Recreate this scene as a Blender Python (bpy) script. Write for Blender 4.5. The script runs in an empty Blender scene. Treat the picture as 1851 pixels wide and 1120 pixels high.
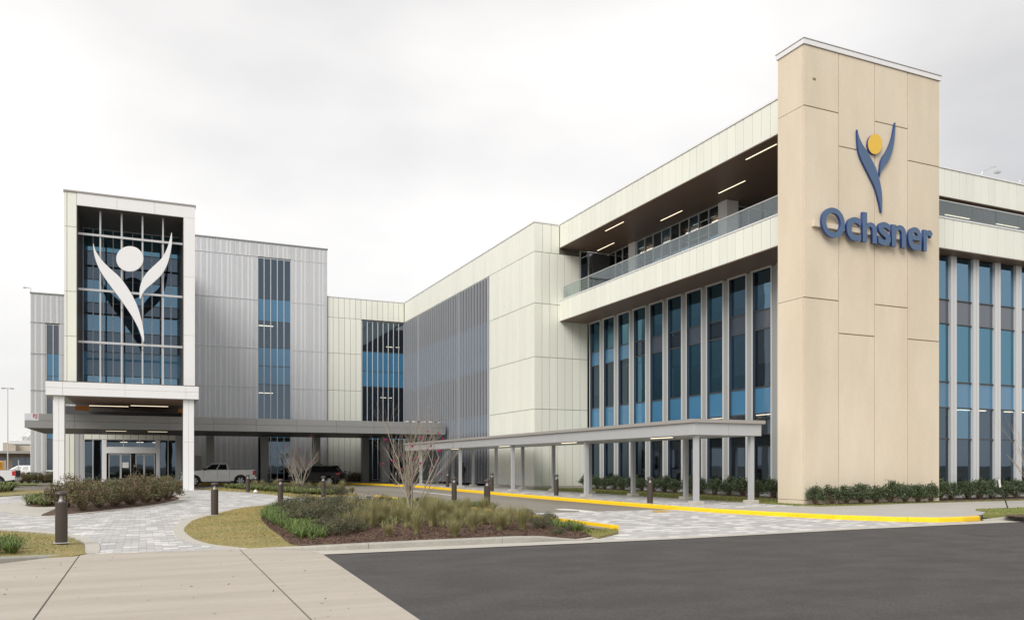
import bpy, bmesh, math, random
import numpy as np
from mathutils import Vector, Matrix, noise
from mathutils.geometry import delaunay_2d_cdt
R = math.radians
rnd = random.Random(7)
C = bpy.context.scene.collection
SC = bpy.context.scene

# ------------------------------------------------------------------ camera, sky, sun, exposure
F, TH, YH, CX, CAMH = 1479.5, R(24.24), 841.0, 925.5, 1.7
cam = bpy.data.cameras.new('camera'); camo = bpy.data.objects.new('camera', cam); C.objects.link(camo)
camo.location = (0, 0, CAMH); camo.rotation_euler = (R(90), 0, -TH)
cam.sensor_width = 36; cam.lens = F / 1851 * 36; cam.shift_y = (YH - 560) / 1851; cam.shift_x = 0
cam.clip_end = 6000; cam.clip_start = .1
SC.camera = camo
SUN_EL, SUN_AZ = R(38), R(231)      # azimuth clockwise from +Y: light from behind the camera's left
w = bpy.data.worlds.new('World'); SC.world = w; w.use_nodes = True
nt = w.node_tree; N = nt.nodes; N.clear()
out = N.new('ShaderNodeOutputWorld'); bg = N.new('ShaderNodeBackground'); bg.inputs['Strength'].default_value = .1
sky = N.new('ShaderNodeTexSky'); sky.sky_type = 'NISHITA'; sky.sun_disc = False
sky.sun_elevation = SUN_EL; sky.sun_rotation = SUN_AZ
tc = N.new('ShaderNodeTexCoord'); mp = N.new('ShaderNodeMapping'); mp.inputs['Scale'].default_value = (1, 1, 2.2)
n1 = N.new('ShaderNodeTexNoise'); n1.inputs['Scale'].default_value = 1.7; n1.inputs['Detail'].default_value = 5; n1.inputs['Roughness'].default_value = .45
cr = N.new('ShaderNodeValToRGB')
cr.color_ramp.elements[0].position = .30; cr.color_ramp.elements[0].color = (.555, .55, .55, 1)
cr.color_ramp.elements[1].position = .66; cr.color_ramp.elements[1].color = (.96, .935, .91, 1)
sc_ = N.new('ShaderNodeVectorMath'); sc_.operation = 'SCALE'; sc_.inputs['Scale'].default_value = 6.6
mx = N.new('ShaderNodeMix'); mx.data_type = 'RGBA'; mx.inputs['Factor'].default_value = .93
L = nt.links
L.new(tc.outputs['Generated'], mp.inputs['Vector']); L.new(mp.outputs['Vector'], n1.inputs['Vector'])
L.new(n1.outputs['Fac'], cr.inputs['Fac']); L.new(cr.outputs['Color'], sc_.inputs[0])
L.new(sky.outputs['Color'], mx.inputs['A']); L.new(sc_.outputs['Vector'], mx.inputs['B'])
L.new(mx.outputs['Result'], bg.inputs['Color']); L.new(bg.outputs['Background'], out.inputs['Surface'])
sl = bpy.data.lights.new('sun', 'SUN'); sl.energy = 1.5; sl.angle = R(36); sl.color = (1, .96, .9)
so = bpy.data.objects.new('sun', sl); C.objects.link(so)
sd = Vector((math.sin(SUN_AZ) * math.cos(SUN_EL), math.cos(SUN_AZ) * math.cos(SUN_EL), math.sin(SUN_EL)))
so.rotation_euler = sd.to_track_quat('Z', 'Y').to_euler(); so.location = (0, -30, 60)
SC.view_settings.view_transform = 'Standard'; SC.view_settings.look = 'None'
SC.view_settings.gamma = 1; SC.view_settings.use_curve_mapping = False
SC.view_settings.exposure = .80
SC.cycles.max_bounces = 8; SC.cycles.transparent_max_bounces = 12

# ------------------------------------------------------------------ pixel to place helpers
FW = (math.sin(TH), math.cos(TH)); RT = (math.cos(TH), -math.sin(TH))
def ray(x, y):
    a = (x - CX) / F
    return (FW[0] + RT[0]*a, FW[1] + RT[1]*a, (YH - y) / F)
def gz(x, y, z=0.):
    d = ray(x, y); t = (z - CAMH) / d[2]; return (d[0]*t, d[1]*t, z)
def onX(x, y, X):
    d = ray(x, y); t = X / d[0]; return (X, d[1]*t, CAMH + d[2]*t)
def onY(x, y, Y):
    d = ray(x, y); t = Y / d[1]; return (d[0]*t, Y, CAMH + d[2]*t)
def g2(pts, z=0.): return [gz(x, y, z)[:2] for x, y in pts]

# ------------------------------------------------------------------ materials
MATS = {}
def mat(name, col, rough=.6, metal=0., spec=.5, var=0., vscale=4., bump=0., bscale=60., coat=0., emis=None, island=0., vcol=None, stretch=(1, 1, 1), fine=0., fscale=120.):
    if name in MATS: return MATS[name]
    m = bpy.data.materials.new(name); m.use_nodes = True; MATS[name] = m
    nt = m.node_tree; n = nt.nodes; b = n['Principled BSDF']; l = nt.links
    b.inputs['Roughness'].default_value = rough; b.inputs['Metallic'].default_value = metal
    b.inputs['Specular IOR Level'].default_value = spec; b.inputs['Coat Weight'].default_value = coat
    b.inputs['Coat Roughness'].default_value = .05
    b.inputs['Base Color'].default_value = (*col, 1)
    if emis: b.inputs['Emission Color'].default_value = (*emis[0], 1); b.inputs['Emission Strength'].default_value = emis[1]
    cur = None
    if var or vcol or island or fine or bump:
        t = n.new('ShaderNodeTexCoord'); g = n.new('ShaderNodeNewGeometry'); mp = n.new('ShaderNodeMapping'); mp.inputs['Scale'].default_value = stretch
        l.new(g.outputs['Position'], mp.inputs['Vector'])
    def mulnode(facsock, lo, hi, prev):
        mr = n.new('ShaderNodeMapRange'); mr.inputs['To Min'].default_value = lo; mr.inputs['To Max'].default_value = hi
        l.new(facsock, mr.inputs['Value'])
        v = n.new('ShaderNodeVectorMath'); v.operation = 'SCALE'
        if prev is None: v.inputs[0].default_value = col
        else: l.new(prev, v.inputs[0])
        l.new(mr.outputs['Result'], v.inputs['Scale']); return v.outputs['Vector']
    if vcol:   # second colour mixed by broad noise
        nz = n.new('ShaderNodeTexNoise'); nz.inputs['Scale'].default_value = vscale * .6; nz.inputs['Detail'].default_value = 6
        l.new(mp.outputs['Vector'], nz.inputs['Vector'])
        mr = n.new('ShaderNodeMapRange'); mr.inputs['From Min'].default_value = .38; mr.inputs['From Max'].default_value = .62; l.new(nz.outputs['Fac'], mr.inputs['Value'])
        m2 = n.new('ShaderNodeMix'); m2.data_type = 'RGBA'; m2.inputs['A'].default_value = (*col, 1); m2.inputs['B'].default_value = (*vcol, 1)
        l.new(mr.outputs['Result'], m2.inputs['Factor']); cur = m2.outputs['Result']
    if var:
        nz = n.new('ShaderNodeTexNoise'); nz.inputs['Scale'].default_value = vscale; nz.inputs['Detail'].default_value = 8; nz.inputs['Roughness'].default_value = .65
        l.new(mp.outputs['Vector'], nz.inputs['Vector'])
        cur = mulnode(nz.outputs['Fac'], 1 - var*1.6, 1 + var*1.6, cur)
    if fine:
        nz = n.new('ShaderNodeTexNoise'); nz.inputs['Scale'].default_value = fscale; nz.inputs['Detail'].default_value = 3
        l.new(mp.outputs['Vector'], nz.inputs['Vector'])
        cur = mulnode(nz.outputs['Fac'], 1 - fine*1.8, 1 + fine*1.8, cur)
    if island:
        cur = mulnode(g.outputs['Random Per Island'], 1 - island, 1 + island, cur)
    if cur is not None: l.new(cur, b.inputs['Base Color'])
    if bump:
        nb = n.new('ShaderNodeTexNoise'); nb.inputs['Scale'].default_value = bscale; nb.inputs['Detail'].default_value = 4
        l.new(mp.outputs['Vector'], nb.inputs['Vector'])
        bp = n.new('ShaderNodeBump'); bp.inputs['Strength'].default_value = bump; bp.inputs['Distance'].default_value = .02
        l.new(nb.outputs['Fac'], bp.inputs['Height']); l.new(bp.outputs['Normal'], b.inputs['Normal'])
    return m
def objvar(m, amt):   # small difference from object to object (factory batch, soiling)
    nt = m.node_tree; n = nt.nodes; b = n['Principled BSDF']; l = nt.links
    oi = n.new('ShaderNodeObjectInfo'); mr = n.new('ShaderNodeMapRange'); mr.inputs['To Min'].default_value = 1-amt; mr.inputs['To Max'].default_value = 1+amt
    l.new(oi.outputs['Random'], mr.inputs['Value']); v = n.new('ShaderNodeVectorMath'); v.operation = 'SCALE'
    if b.inputs['Base Color'].links: l.new(b.inputs['Base Color'].links[0].from_socket, v.inputs[0])
    else: v.inputs[0].default_value = b.inputs['Base Color'].default_value[:3]
    l.new(mr.outputs['Result'], v.inputs['Scale']); l.new(v.outputs['Vector'], b.inputs['Base Color'])
    return m
def glassmat(name, tint, refl, base=.2, rough=.015):
    m = bpy.data.materials.new(name); m.use_nodes = True; MATS[name] = m
    nt = m.node_tree; n = nt.nodes; l = nt.links; n.clear()
    o = n.new('ShaderNodeOutputMaterial'); t = n.new('ShaderNodeBsdfTransparent'); t.inputs['Color'].default_value = (*tint, 1)
    g = n.new('ShaderNodeBsdfGlossy'); g.inputs['Color'].default_value = (*refl, 1); g.inputs['Roughness'].default_value = rough
    fr = n.new('ShaderNodeFresnel'); fr.inputs['IOR'].default_value = 1.5
    ad = n.new('ShaderNodeMath'); ad.operation = 'ADD'; ad.use_clamp = True; ad.inputs[1].default_value = base
    mx = n.new('ShaderNodeMixShader'); l.new(fr.outputs['Fac'], ad.inputs[0]); l.new(ad.outputs['Value'], mx.inputs['Fac'])
    ge = n.new('ShaderNodeNewGeometry')
    io = n.new('ShaderNodeMapRange'); io.inputs['To Min'].default_value = 1.5; io.inputs['To Max'].default_value = 1/1.5   # same reflectance on both faces of a thin pane
    l.new(ge.outputs['Backfacing'], io.inputs['Value']); l.new(io.outputs['Result'], fr.inputs['IOR'])
    # very slight pane waviness
    nz = n.new('ShaderNodeTexNoise'); nz.inputs['Scale'].default_value = .7; nz.inputs['Detail'].default_value = 1
    l.new(ge.outputs['Position'], nz.inputs['Vector']); bp = n.new('ShaderNodeBump'); bp.inputs['Strength'].default_value = .05; bp.inputs['Distance'].default_value = .05
    l.new(nz.outputs['Fac'], bp.inputs['Height']); l.new(bp.outputs['Normal'], g.inputs['Normal'])
    l.new(t.outputs['BSDF'], mx.inputs[1]); l.new(g.outputs['BSDF'], mx.inputs[2]); l.new(mx.outputs['Shader'], o.inputs['Surface'])
    return m
M_cream = objvar(mat('cream_panel', (.80, .81, .725), .42, var=.03, vscale=1.0, stretch=(1, 1, .25)), .03)
M_creamb = mat('dark_joint_backing', (.13, .125, .10), .8)  # dark backing behind the panels, seen in their open joints
M_white = mat('white_panel', (.80, .80, .81), .38, var=.015, vscale=2.)
M_alu = mat('aluminium', (.58, .585, .59), .38, metal=.35, var=.03)
M_fin = mat('mullion_white', (.62, .63, .64), .4, metal=.2)
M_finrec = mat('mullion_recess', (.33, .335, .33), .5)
M_grey = objvar(mat('grey_corrugated', (.63, .64, .66), .45, metal=.0, var=.025, vscale=1.), .012)
M_greyp = objvar(mat('grey_panel', (.27, .275, .275), .42, metal=.15, var=.03), .03)
M_lgrey = mat('light_grey_panel', (.46, .47, .48), .4, metal=.1, var=.03)
M_roofe = mat('roof_edge', (.34, .32, .30), .6, var=.05)
M_louver = mat('louvre_metal', (.41, .43, .46), .35, metal=.3, var=.03)
M_soffit = mat('wood_soffit', (.20, .132, .098), .45, var=.12, vscale=3., stretch=(6, .5, 1), fine=.1, fscale=20)
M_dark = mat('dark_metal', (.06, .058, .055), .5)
M_brown = mat('dark_reveal', (.10, .085, .075), .5)
M_beige = objvar(mat('beige_precast', (.72, .63, .50), .8, var=.085, vscale=.8, bump=.15, bscale=45, fine=.045, fscale=26, stretch=(1, 1, .3), vcol=(.68, .585, .45)), .03)
M_joint = mat('beige_joint', (.28, .21, .13), .9)
M_signblue = mat('sign_blue', (.012, .045, .20), .35, coat=.3)
M_signface = mat('sign_face_slate', (.065, .125, .235), .4, coat=.15)
M_yellowdisc = mat('sign_yellow', (.80, .50, .06), .4)
M_glass = glassmat('vision_glass', (.16, .20, .24), (.26, .45, .62), .43)
M_glassd = glassmat('dark_vision_glass', (.18, .19, .21), (.32, .43, .55), .22)
M_glasst = glassmat('teal_vision_glass', (.10, .17, .21), (.20, .42, .57), .46)
M_rail = glassmat('rail_glass', (.82, .87, .87), (.80, .86, .88), .07)
M_span = objvar(mat('blue_spandrel', (.05, .18, .32), .05, spec=.6, var=.06, vscale=.5, coat=.5), .10)
M_spand = objvar(mat('dark_spandrel', (.05, .068, .098), .05, spec=.7, coat=.7, var=.1, vscale=.6), .12)
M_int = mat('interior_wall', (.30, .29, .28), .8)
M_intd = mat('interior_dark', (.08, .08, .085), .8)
M_brace = mat('interior_brace_blue', (.10, .30, .45), .5)
M_lamp = mat('linear_lamp', (.9, .85, .7), .5, emis=((1, .86, .62), 1.1))
M_lampin = mat('interior_lamp', (.9, .85, .7), .5, emis=((1, .87, .62), 5.))
M_conc = mat('concrete_slab', (.40, .358, .30), .85, var=.09, vscale=1.1, bump=.15, bscale=70, fine=.09, fscale=40, stretch=(.35, 2.2, 1), vcol=(.445, .40, .345))
M_kerb = mat('kerb_concrete', (.37, .355, .315), .85, var=.14, vscale=2.2, bump=.2, bscale=60, fine=.12, fscale=24)
M_concl = mat('concrete_kerb', (.47, .445, .395), .85, var=.07, vscale=1.4, bump=.15, bscale=60, fine=.06, fscale=50)
M_walk = mat('concrete_walk', (.39, .377, .35), .85, var=.05, vscale=.7, bump=.1, fine=.05, fscale=40, vcol=(.43, .415, .385))
M_lane = mat('lane_concrete', (.20, .172, .135), .6, var=.10, vscale=.35, fine=.05, fscale=40, vcol=(.26, .235, .20), stretch=(1, .35, 1))
M_asph = mat('asphalt', (.060, .056, .055), .85, var=.13, vscale=2.2, bump=.8, bscale=110, fine=.42, fscale=42, vcol=(.078, .073, .071), stretch=(.6, 1, 1))
M_yellow = mat('yellow_paint', (.93, .60, .004), .45, var=.07, vscale=2.5, fine=.10, fscale=18)
M_paintw = mat('white_paint', (.72, .71, .68), .6, var=.08, vscale=6)
M_paintworn = mat('worn_orange_mark', (.55, .33, .06), .6, var=.2, vscale=4)
PAV = [mat('paver_a', (.43, .42, .415), .8, var=.06, vscale=6, fine=.05), mat('paver_b', (.48, .47, .46), .8, var=.06, vscale=6, fine=.05),
       mat('paver_c', (.385, .377, .373), .8, var=.06, vscale=6, fine=.05), mat('paver_white', (.66, .645, .625), .8, var=.05, vscale=6, fine=.05)]
M_sand = mat('joint_sand', (.20, .185, .165), .95, fine=.1)
M_lawn = mat('lawn_soil', (.30, .24, .10), .95, var=.12, vscale=1.5, fine=.2, fscale=50, vcol=(.22, .205, .075))
M_lawng = mat('green_lawn_soil', (.15, .18, .04), .95, var=.12, vscale=1.5, fine=.2, fscale=50, vcol=(.19, .19, .06))
M_blade = mat('dormant_blade', (.40, .31, .115), .8, island=.3, vcol=(.25, .235, .075), vscale=.8)
M_bladeg = mat('green_blade', (.19, .235, .045), .8, island=.3, vcol=(.26, .25, .075), vscale=.8)
M_mulch = mat('mulch', (.085, .05, .035), .95, var=.25, vscale=7, bump=.8, bscale=30, fine=.35, fscale=25, vcol=(.13, .085, .06))
M_chip = mat('mulch_chip', (.12, .07, .048), .9, island=.6)
M_strap = mat('strap_leaf', (.115, .17, .035), .55, island=.5)
M_liri = mat('groundcover_leaf', (.13, .16, .05), .6, island=.4)
M_wisp = mat('ornamental_grass', (.235, .235, .095), .7, island=.45)
M_wispt = mat('ornamental_grass_tan', (.42, .33, .18), .7, island=.4)
M_jun = mat('low_shrub_leaf', (.08, .095, .05), .7, island=.5)
M_junb = mat('low_shrub_brown', (.14, .125, .072), .7, island=.45)
M_leaf = mat('holly_leaf', (.062, .088, .038), .42, island=.5)
M_azal = mat('azalea_leaf', (.135, .135, .055), .55, island=.5)
M_azal2 = mat('azalea_leaf_red', (.15, .105, .058), .55, island=.45)
M_twig = mat('twig', (.15, .11, .075), .85)
M_bark = mat('pale_bark', (.34, .295, .235), .85, var=.15, vscale=12, fine=.1, fscale=60)
M_flower = mat('magenta_petal', (.42, .01, .16), .5, island=.25)
M_fwhite = mat('white_petal', (.75, .74, .72), .6)
M_bronze = mat('bronze_paint', (.055, .042, .034), .42, var=.05)
M_lens = mat('lamp_lens', (.45, .46, .45), .2)
M_silver = mat('silver_car_paint', (.86, .86, .86), .3, metal=.15, coat=.6)
M_wpaint = mat('white_car_paint', (.72, .72, .73), .3, coat=.7)
M_blackp = mat('black_car_paint', (.008, .008, .009), .3, spec=.25, coat=.12)
M_carglass = mat('car_glass', (.012, .014, .016), .04, spec=.8)
M_tyre = mat('tyre', (.018, .018, .018), .85)
M_rim = mat('rim', (.45, .45, .46), .3, metal=.8)
M_trim = mat('black_trim', (.02, .02, .021), .55)
M_chrome = mat('chrome', (.62, .62, .63), .15, metal=1.)
M_red = mat('tail_lamp', (.50, .012, .012), .18, coat=.6)
M_orange = mat('orange_primer', (.50, .17, .03), .6)
M_skin = mat('skin', (.50, .30, .21), .6); M_hair = mat('hair', (.03, .022, .017), .7)
M_navy = mat('navy_uniform', (.015, .018, .03), .8); M_blackc = mat('black_clothing', (.010, .010, .012), .85)
M_pink = mat('pink_shoe', (.60, .25, .30), .6); M_dog = mat('tan_fur', (.20, .115, .055), .9, var=.2, vscale=20); M_dogd = mat('dark_fur', (.03, .022, .018), .9)
M_paper = mat('paper', (.75, .74, .72), .8)
M_pvc = mat('white_pvc', (.78, .78, .76), .4)

# ------------------------------------------------------------------ mesh helpers
class MB:
    def __init__(s): s.v = []; s.f = []; s.m = []
    def add(s, vs, fs, mi=0):
        k = len(s.v); s.v += [tuple(p) for p in vs]; s.f += [tuple(i + k for i in f) for f in fs]; s.m += [mi] * len(fs); return s
    def box(s, x0, x1, y0, y1, z0, z1, mi=0):
        return s.add([(x0,y0,z0),(x1,y0,z0),(x1,y1,z0),(x0,y1,z0),(x0,y0,z1),(x1,y0,z1),(x1,y1,z1),(x0,y1,z1)],
                     [(0,3,2,1),(4,5,6,7),(0,1,5,4),(1,2,6,5),(2,3,7,6),(3,0,4,7)], mi)
    def prism(s, poly, f0, f1, mi=0, mside=None):   # poly: 2D points; f0/f1 map a 2D point to the two ends
        n = len(poly); a = [f0(*p) for p in poly]; b = [f1(*p) for p in poly]
        s.add(a + b, [tuple(range(n))[::-1], tuple(range(n, 2*n))], mi)
        s.add(a + b, [(i, (i+1) % n, n + (i+1) % n, n + i) for i in range(n)], mi if mside is None else mside); return s
    def tube(s, path, rad, n=6, mi=0, cap=True):
        k = len(s.v); P = [Vector(p) for p in path]; m = len(P)
        up = Vector((0, 0, 1))
        for i, p in enumerate(P):
            d = (P[min(i+1, m-1)] - P[max(i-1, 0)]).normalized()
            a = d.cross(up)
            if a.length < 1e-3: a = d.cross(Vector((1, 0, 0)))
            a.normalize(); b = d.cross(a); r = rad[i] if isinstance(rad, (list, tuple)) else rad
            for j in range(n):
                t = 2 * math.pi * j / n; q = p + a * (r * math.cos(t)) + b * (r * math.sin(t)); s.v.append(tuple(q))
        for i in range(m - 1):
            for j in range(n):
                s.f.append((k+i*n+j, k+i*n+(j+1) % n, k+(i+1)*n+(j+1) % n, k+(i+1)*n+j)); s.m.append(mi)
        if cap:
            s.f.append(tuple(k+j for j in range(n))[::-1]); s.f.append(tuple(k+(m-1)*n+j for j in range(n))); s.m += [mi, mi]
        return s
    def lathe(s, prof, n=16, c=(0, 0), mi=0, cap=True):
        k = len(s.v)
        for r, z in prof:
            for j in range(n):
                t = 2*math.pi*j/n; s.v.append((c[0]+r*math.cos(t), c[1]+r*math.sin(t), z))
        for i in range(len(prof)-1):
            for j in range(n): s.f.append((k+i*n+j, k+i*n+(j+1) % n, k+(i+1)*n+(j+1) % n, k+(i+1)*n+j)); s.m.append(mi)
        if cap: s.f.append(tuple(k+j for j in range(n))[::-1]); s.f.append(tuple(k+(len(prof)-1)*n+j for j in range(n))); s.m += [mi, mi]
        return s
    def mesh(s, name, mats, smooth=False):
        me = bpy.data.meshes.new(name); me.from_pydata(s.v, [], s.f)
        for m in (mats if isinstance(mats, (list, tuple)) else [mats]): me.materials.append(m)
        if any(s.m): me.polygons.foreach_set('material_index', s.m)
        if smooth: me.polygons.foreach_set('use_smooth', [True]*len(s.f))
        me.update(); return me
    def build(s, name, mats, parent=None, smooth=False, bevel=0, **kw):
        o = link(name, s.mesh(name, mats, smooth), parent, **kw)
        if bevel: bev(o, bevel)
        return o
def bev(o, wdt, seg=2):
    b = o.modifiers.new('bevel', 'BEVEL'); b.width = wdt; b.segments = seg; b.limit_method = 'ANGLE'; b.angle_limit = R(35)
def link(name, data, parent=None, loc=None, rot=None, **kw):
    o = bpy.data.objects.new(name, data); C.objects.link(o)
    if loc is not None: o.location = loc
    if rot is not None: o.rotation_euler = rot
    if parent is not None:
        o.parent = parent
        if not parent.get('_local'):
            pm = Matrix.LocRotScale(parent.location, parent.rotation_euler, parent.scale)
            if parent.parent is not None and not parent.parent.get('_local'):
                pm = Matrix.LocRotScale(parent.location, parent.rotation_euler, parent.scale)  # parts carry world placement themselves
            o.matrix_parent_inverse = pm.inverted()
    return tag(o, **kw)
def tag(o, label=None, cat=None, group=None, kind=None):
    if label: o['label'] = label
    if cat: o['category'] = cat
    if group: o['group'] = group
    if kind: o['kind'] = kind
    return o
def thing(name, label, cat, loc=(0, 0, 0), rz=0, group=None, local=False):
    o = bpy.data.objects.new(name, None); C.objects.link(o); o.location = loc; o.rotation_euler = (0, 0, rz); o.empty_display_size = .3
    if local: o['_local'] = 1
    return tag(o, label, cat, group)
def sub(name, mb_or_mesh, mats, parent, **kw):
    me = mb_or_mesh.mesh(name, mats) if isinstance(mb_or_mesh, MB) else mb_or_mesh
    return link(name, me, parent, **kw)
def dup(root, loc, rz=0, scale=1., label=None, group=None):
    r = root.copy(); C.objects.link(r); r.location = loc; r.rotation_euler = (0, 0, rz); r.scale = (scale,)*3 if not isinstance(scale, tuple) else scale
    if label: r['label'] = label
    if group: r['group'] = group
    for ch in list(root.children):
        c = ch.copy(); C.objects.link(c); c.parent = r
        for g in ch.children:
            d = g.copy(); C.objects.link(d); d.parent = c
    return r
def inside(poly, x, y):
    c = False; n = len(poly); j = n - 1
    for i in range(n):
        xi, yi = poly[i]; xj, yj = poly[j]
        if (yi > y) != (yj > y) and x < (xj-xi)*(y-yi)/(yj-yi)+xi: c = not c
        j = i
    return c
def bdist(poly, x, y):
    best = 1e9
    for i in range(len(poly)):
        ax, ay = poly[i-1]; bx, by = poly[i]; dx, dy = bx-ax, by-ay; l2 = dx*dx+dy*dy or 1e-9
        t = max(0, min(1, ((x-ax)*dx+(y-ay)*dy)/l2)); d = math.hypot(x-ax-t*dx, y-ay-t*dy); best = min(best, d)
    return best
def smoothpoly(pts, k=4, closed=True):
    n = len(pts); o = []
    rng = range(n) if closed else range(n-1)
    for i in rng:
        p0, p1, p2, p3 = [Vector(pts[(i+q) % n] if closed else pts[max(0, min(n-1, i+q))]) for q in (-1, 0, 1, 2)]
        for s in range(k):
            t = s/k; o.append(tuple(.5*((2*p1)+(p2-p0)*t+(2*p0-5*p1+4*p2-p3)*t*t+(3*p1-p0-3*p2+p3)*t**3)))
    if not closed: o.append(tuple(pts[-1]))
    return o
def sheet(name, poly, z, m, thick=.0, parent=None, kind='structure', **kw):
    mb = MB(); n = len(poly); top = [(x, y, z) for x, y in poly]
    ar = sum(poly[i-1][0]*poly[i][1]-poly[i][0]*poly[i-1][1] for i in range(n))
    if ar < 0: top = top[::-1]
    mb.add(top, [tuple(range(n))])
    if thick:
        mb.add(top + [(x, y, z-thick) for x, y, _ in top], [(i, n+i, n+(i+1) % n, (i+1) % n) for i in range(n)])
    return mb.build(name, m, parent, kind=kind, **kw)
def mound(name, poly, zf, m, step=.5, skirt=.3, parent=None, **kw):   # sheet over a polygon with height zf(x,y)
    bpts = []
    for i in range(len(poly)):
        a = Vector(poly[i-1]); b = Vector(poly[i]); k = max(1, int((b-a).length/step))
        for q in range(k): bpts.append(tuple(a.lerp(b, q/k)))
    nb = len(bpts); xs = [p[0] for p in poly]; ys = [p[1] for p in poly]; pts = list(bpts)
    x = min(xs)
    while x < max(xs):
        y = min(ys)
        while y < max(ys):
            px, py = x+rnd.uniform(-.1, .1)*step, y+rnd.uniform(-.1, .1)*step
            if inside(poly, px, py) and bdist(poly, px, py) > step*.35: pts.append((px, py))
            y += step
        x += step
    r = delaunay_2d_cdt([Vector(p) for p in pts], [(i, (i+1) % nb) for i in range(nb)], [], 1, 1e-5)
    mb = MB(); vs = [(p.x, p.y, zf(p.x, p.y)) for p in r[0]]
    fs = []
    for f in r[2]:
        a, b, c = [vs[i] for i in f[:3]]
        fs.append(tuple(f) if (b[0]-a[0])*(c[1]-a[1])-(b[1]-a[1])*(c[0]-a[0]) > 0 else tuple(f)[::-1])
    mb.add(vs, fs)
    inv = {}
    for oi, src in enumerate(r[3]):
        for q in src: inv[q] = oi
    for i in range(nb):     # earth edge down to the paving
        a, b = inv.get(i), inv.get((i+1) % nb)
        if a is None or b is None: continue
        p, q = vs[a], vs[b]; mb.add([p, q, (q[0], q[1], q[2]-.12), (p[0], p[1], p[2]-.12)], [(0, 1, 2, 3)])
    return mb.build(name, m, parent, smooth=False, kind='structure', **kw)

# ================================================================== GROUND
def sm(t): t = max(0., min(1., t)); return t*t*(3-2*t)
def pdist(line, x, y):
    best = 1e9
    for (ax, ay), (bx, by) in zip(line[:-1], line[1:]):
        dx, dy = bx-ax, by-ay; l2 = dx*dx+dy*dy or 1e-9; t = max(0, min(1, ((x-ax)*dx+(y-ay)*dy)/l2)); best = min(best, math.hypot(x-ax-t*dx, y-ay-t*dy))
    return best
M_far = mat('far_ground', (.11, .105, .06), .95, var=.2, vscale=.05, vcol=(.20, .19, .17), fine=.1, fscale=2)
sheet('ground', [(-2500, -2500), (2500, -2500), (2500, 2500), (-2500, 2500)], -.03, M_far)
sheet('driveway', [(-60, 15.6), (23.5, 15.6), (23.5, 79), (-60, 79)], .0, M_lane)
# asphalt road
sheet('road', [(3.12, 15.64), (11.2, 15.6), (16.9, 15.98), (21, 16.1), (90, 16.1), (90, -60), (-.9, -60)], .006, M_asph)
# dark tyre scuffs on the asphalt
for pts in ([(1733, 961), (1765, 963.5), (1803, 968), (1800, 970), (1765, 967), (1735, 963)],):
    sheet('tyre_mark', g2(pts, .009), .0095, mat('tyre_mark', (.055, .05, .048), .85, var=.2, vscale=5))
# concrete drive slabs
cd = bpy.data.objects.new('concrete_drive', None); C.objects.link(cd); cd['kind'] = 'structure'
for poly in ([(-1.112, 17.5), (-1.5, 17.25), (-2.26, 16.5), (-3.3, 15.75), (-30, 15.5), (-30, 6), (-1.112, 6)],
             [(-1.088, 17.5), (-.8, 17.6), (.7, 17.42), (1.76, 17.42), (1.63, 6), (-1.088, 6)],
             [(1.785, 17.42), (2.45, 16.98), (3.1, 16.3), (3.115, 15.6), (2.63, 6), (1.655, 6)],
             [(-30, 5.98), (-1.112, 5.98), (-1.112, -30), (-30, -30)], [(-1.088, 5.98), (1.63, 5.98), (1.2, -30), (-1.088, -30)], [(1.655, 5.98), (2.63, 5.98), (.8, -30), (1.225, -30)]):
    sheet('concrete_slab', poly, .014, M_conc, .08, cd, kind=None)
sheet('drive_joint_base', [(-30, 15.3), (-3.3, 15.5), (-1.5, 17.2), (-.8, 17.5), (1.8, 17.35), (2.9, 16.2), (3.05, 15.5), (.8, -30), (-30, -30)], .0045, M_creamb)
# gutter strip between kerb and asphalt
gut = sheet('gutter', [(3.12, 15.64), (11.2, 15.6), (16.9, 15.98), (21, 16.1), (60, 16.1), (60, 16.62), (25, 16.62), (23.9, 17.0), (22.6, 16.75), (21, 16.55), (16.9, 16.32), (11.2, 15.98), (9.3, 16.2), (7.4, 16.28), (3.5, 16.32), (3.0, 16.42)], .017, M_concl)

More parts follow.
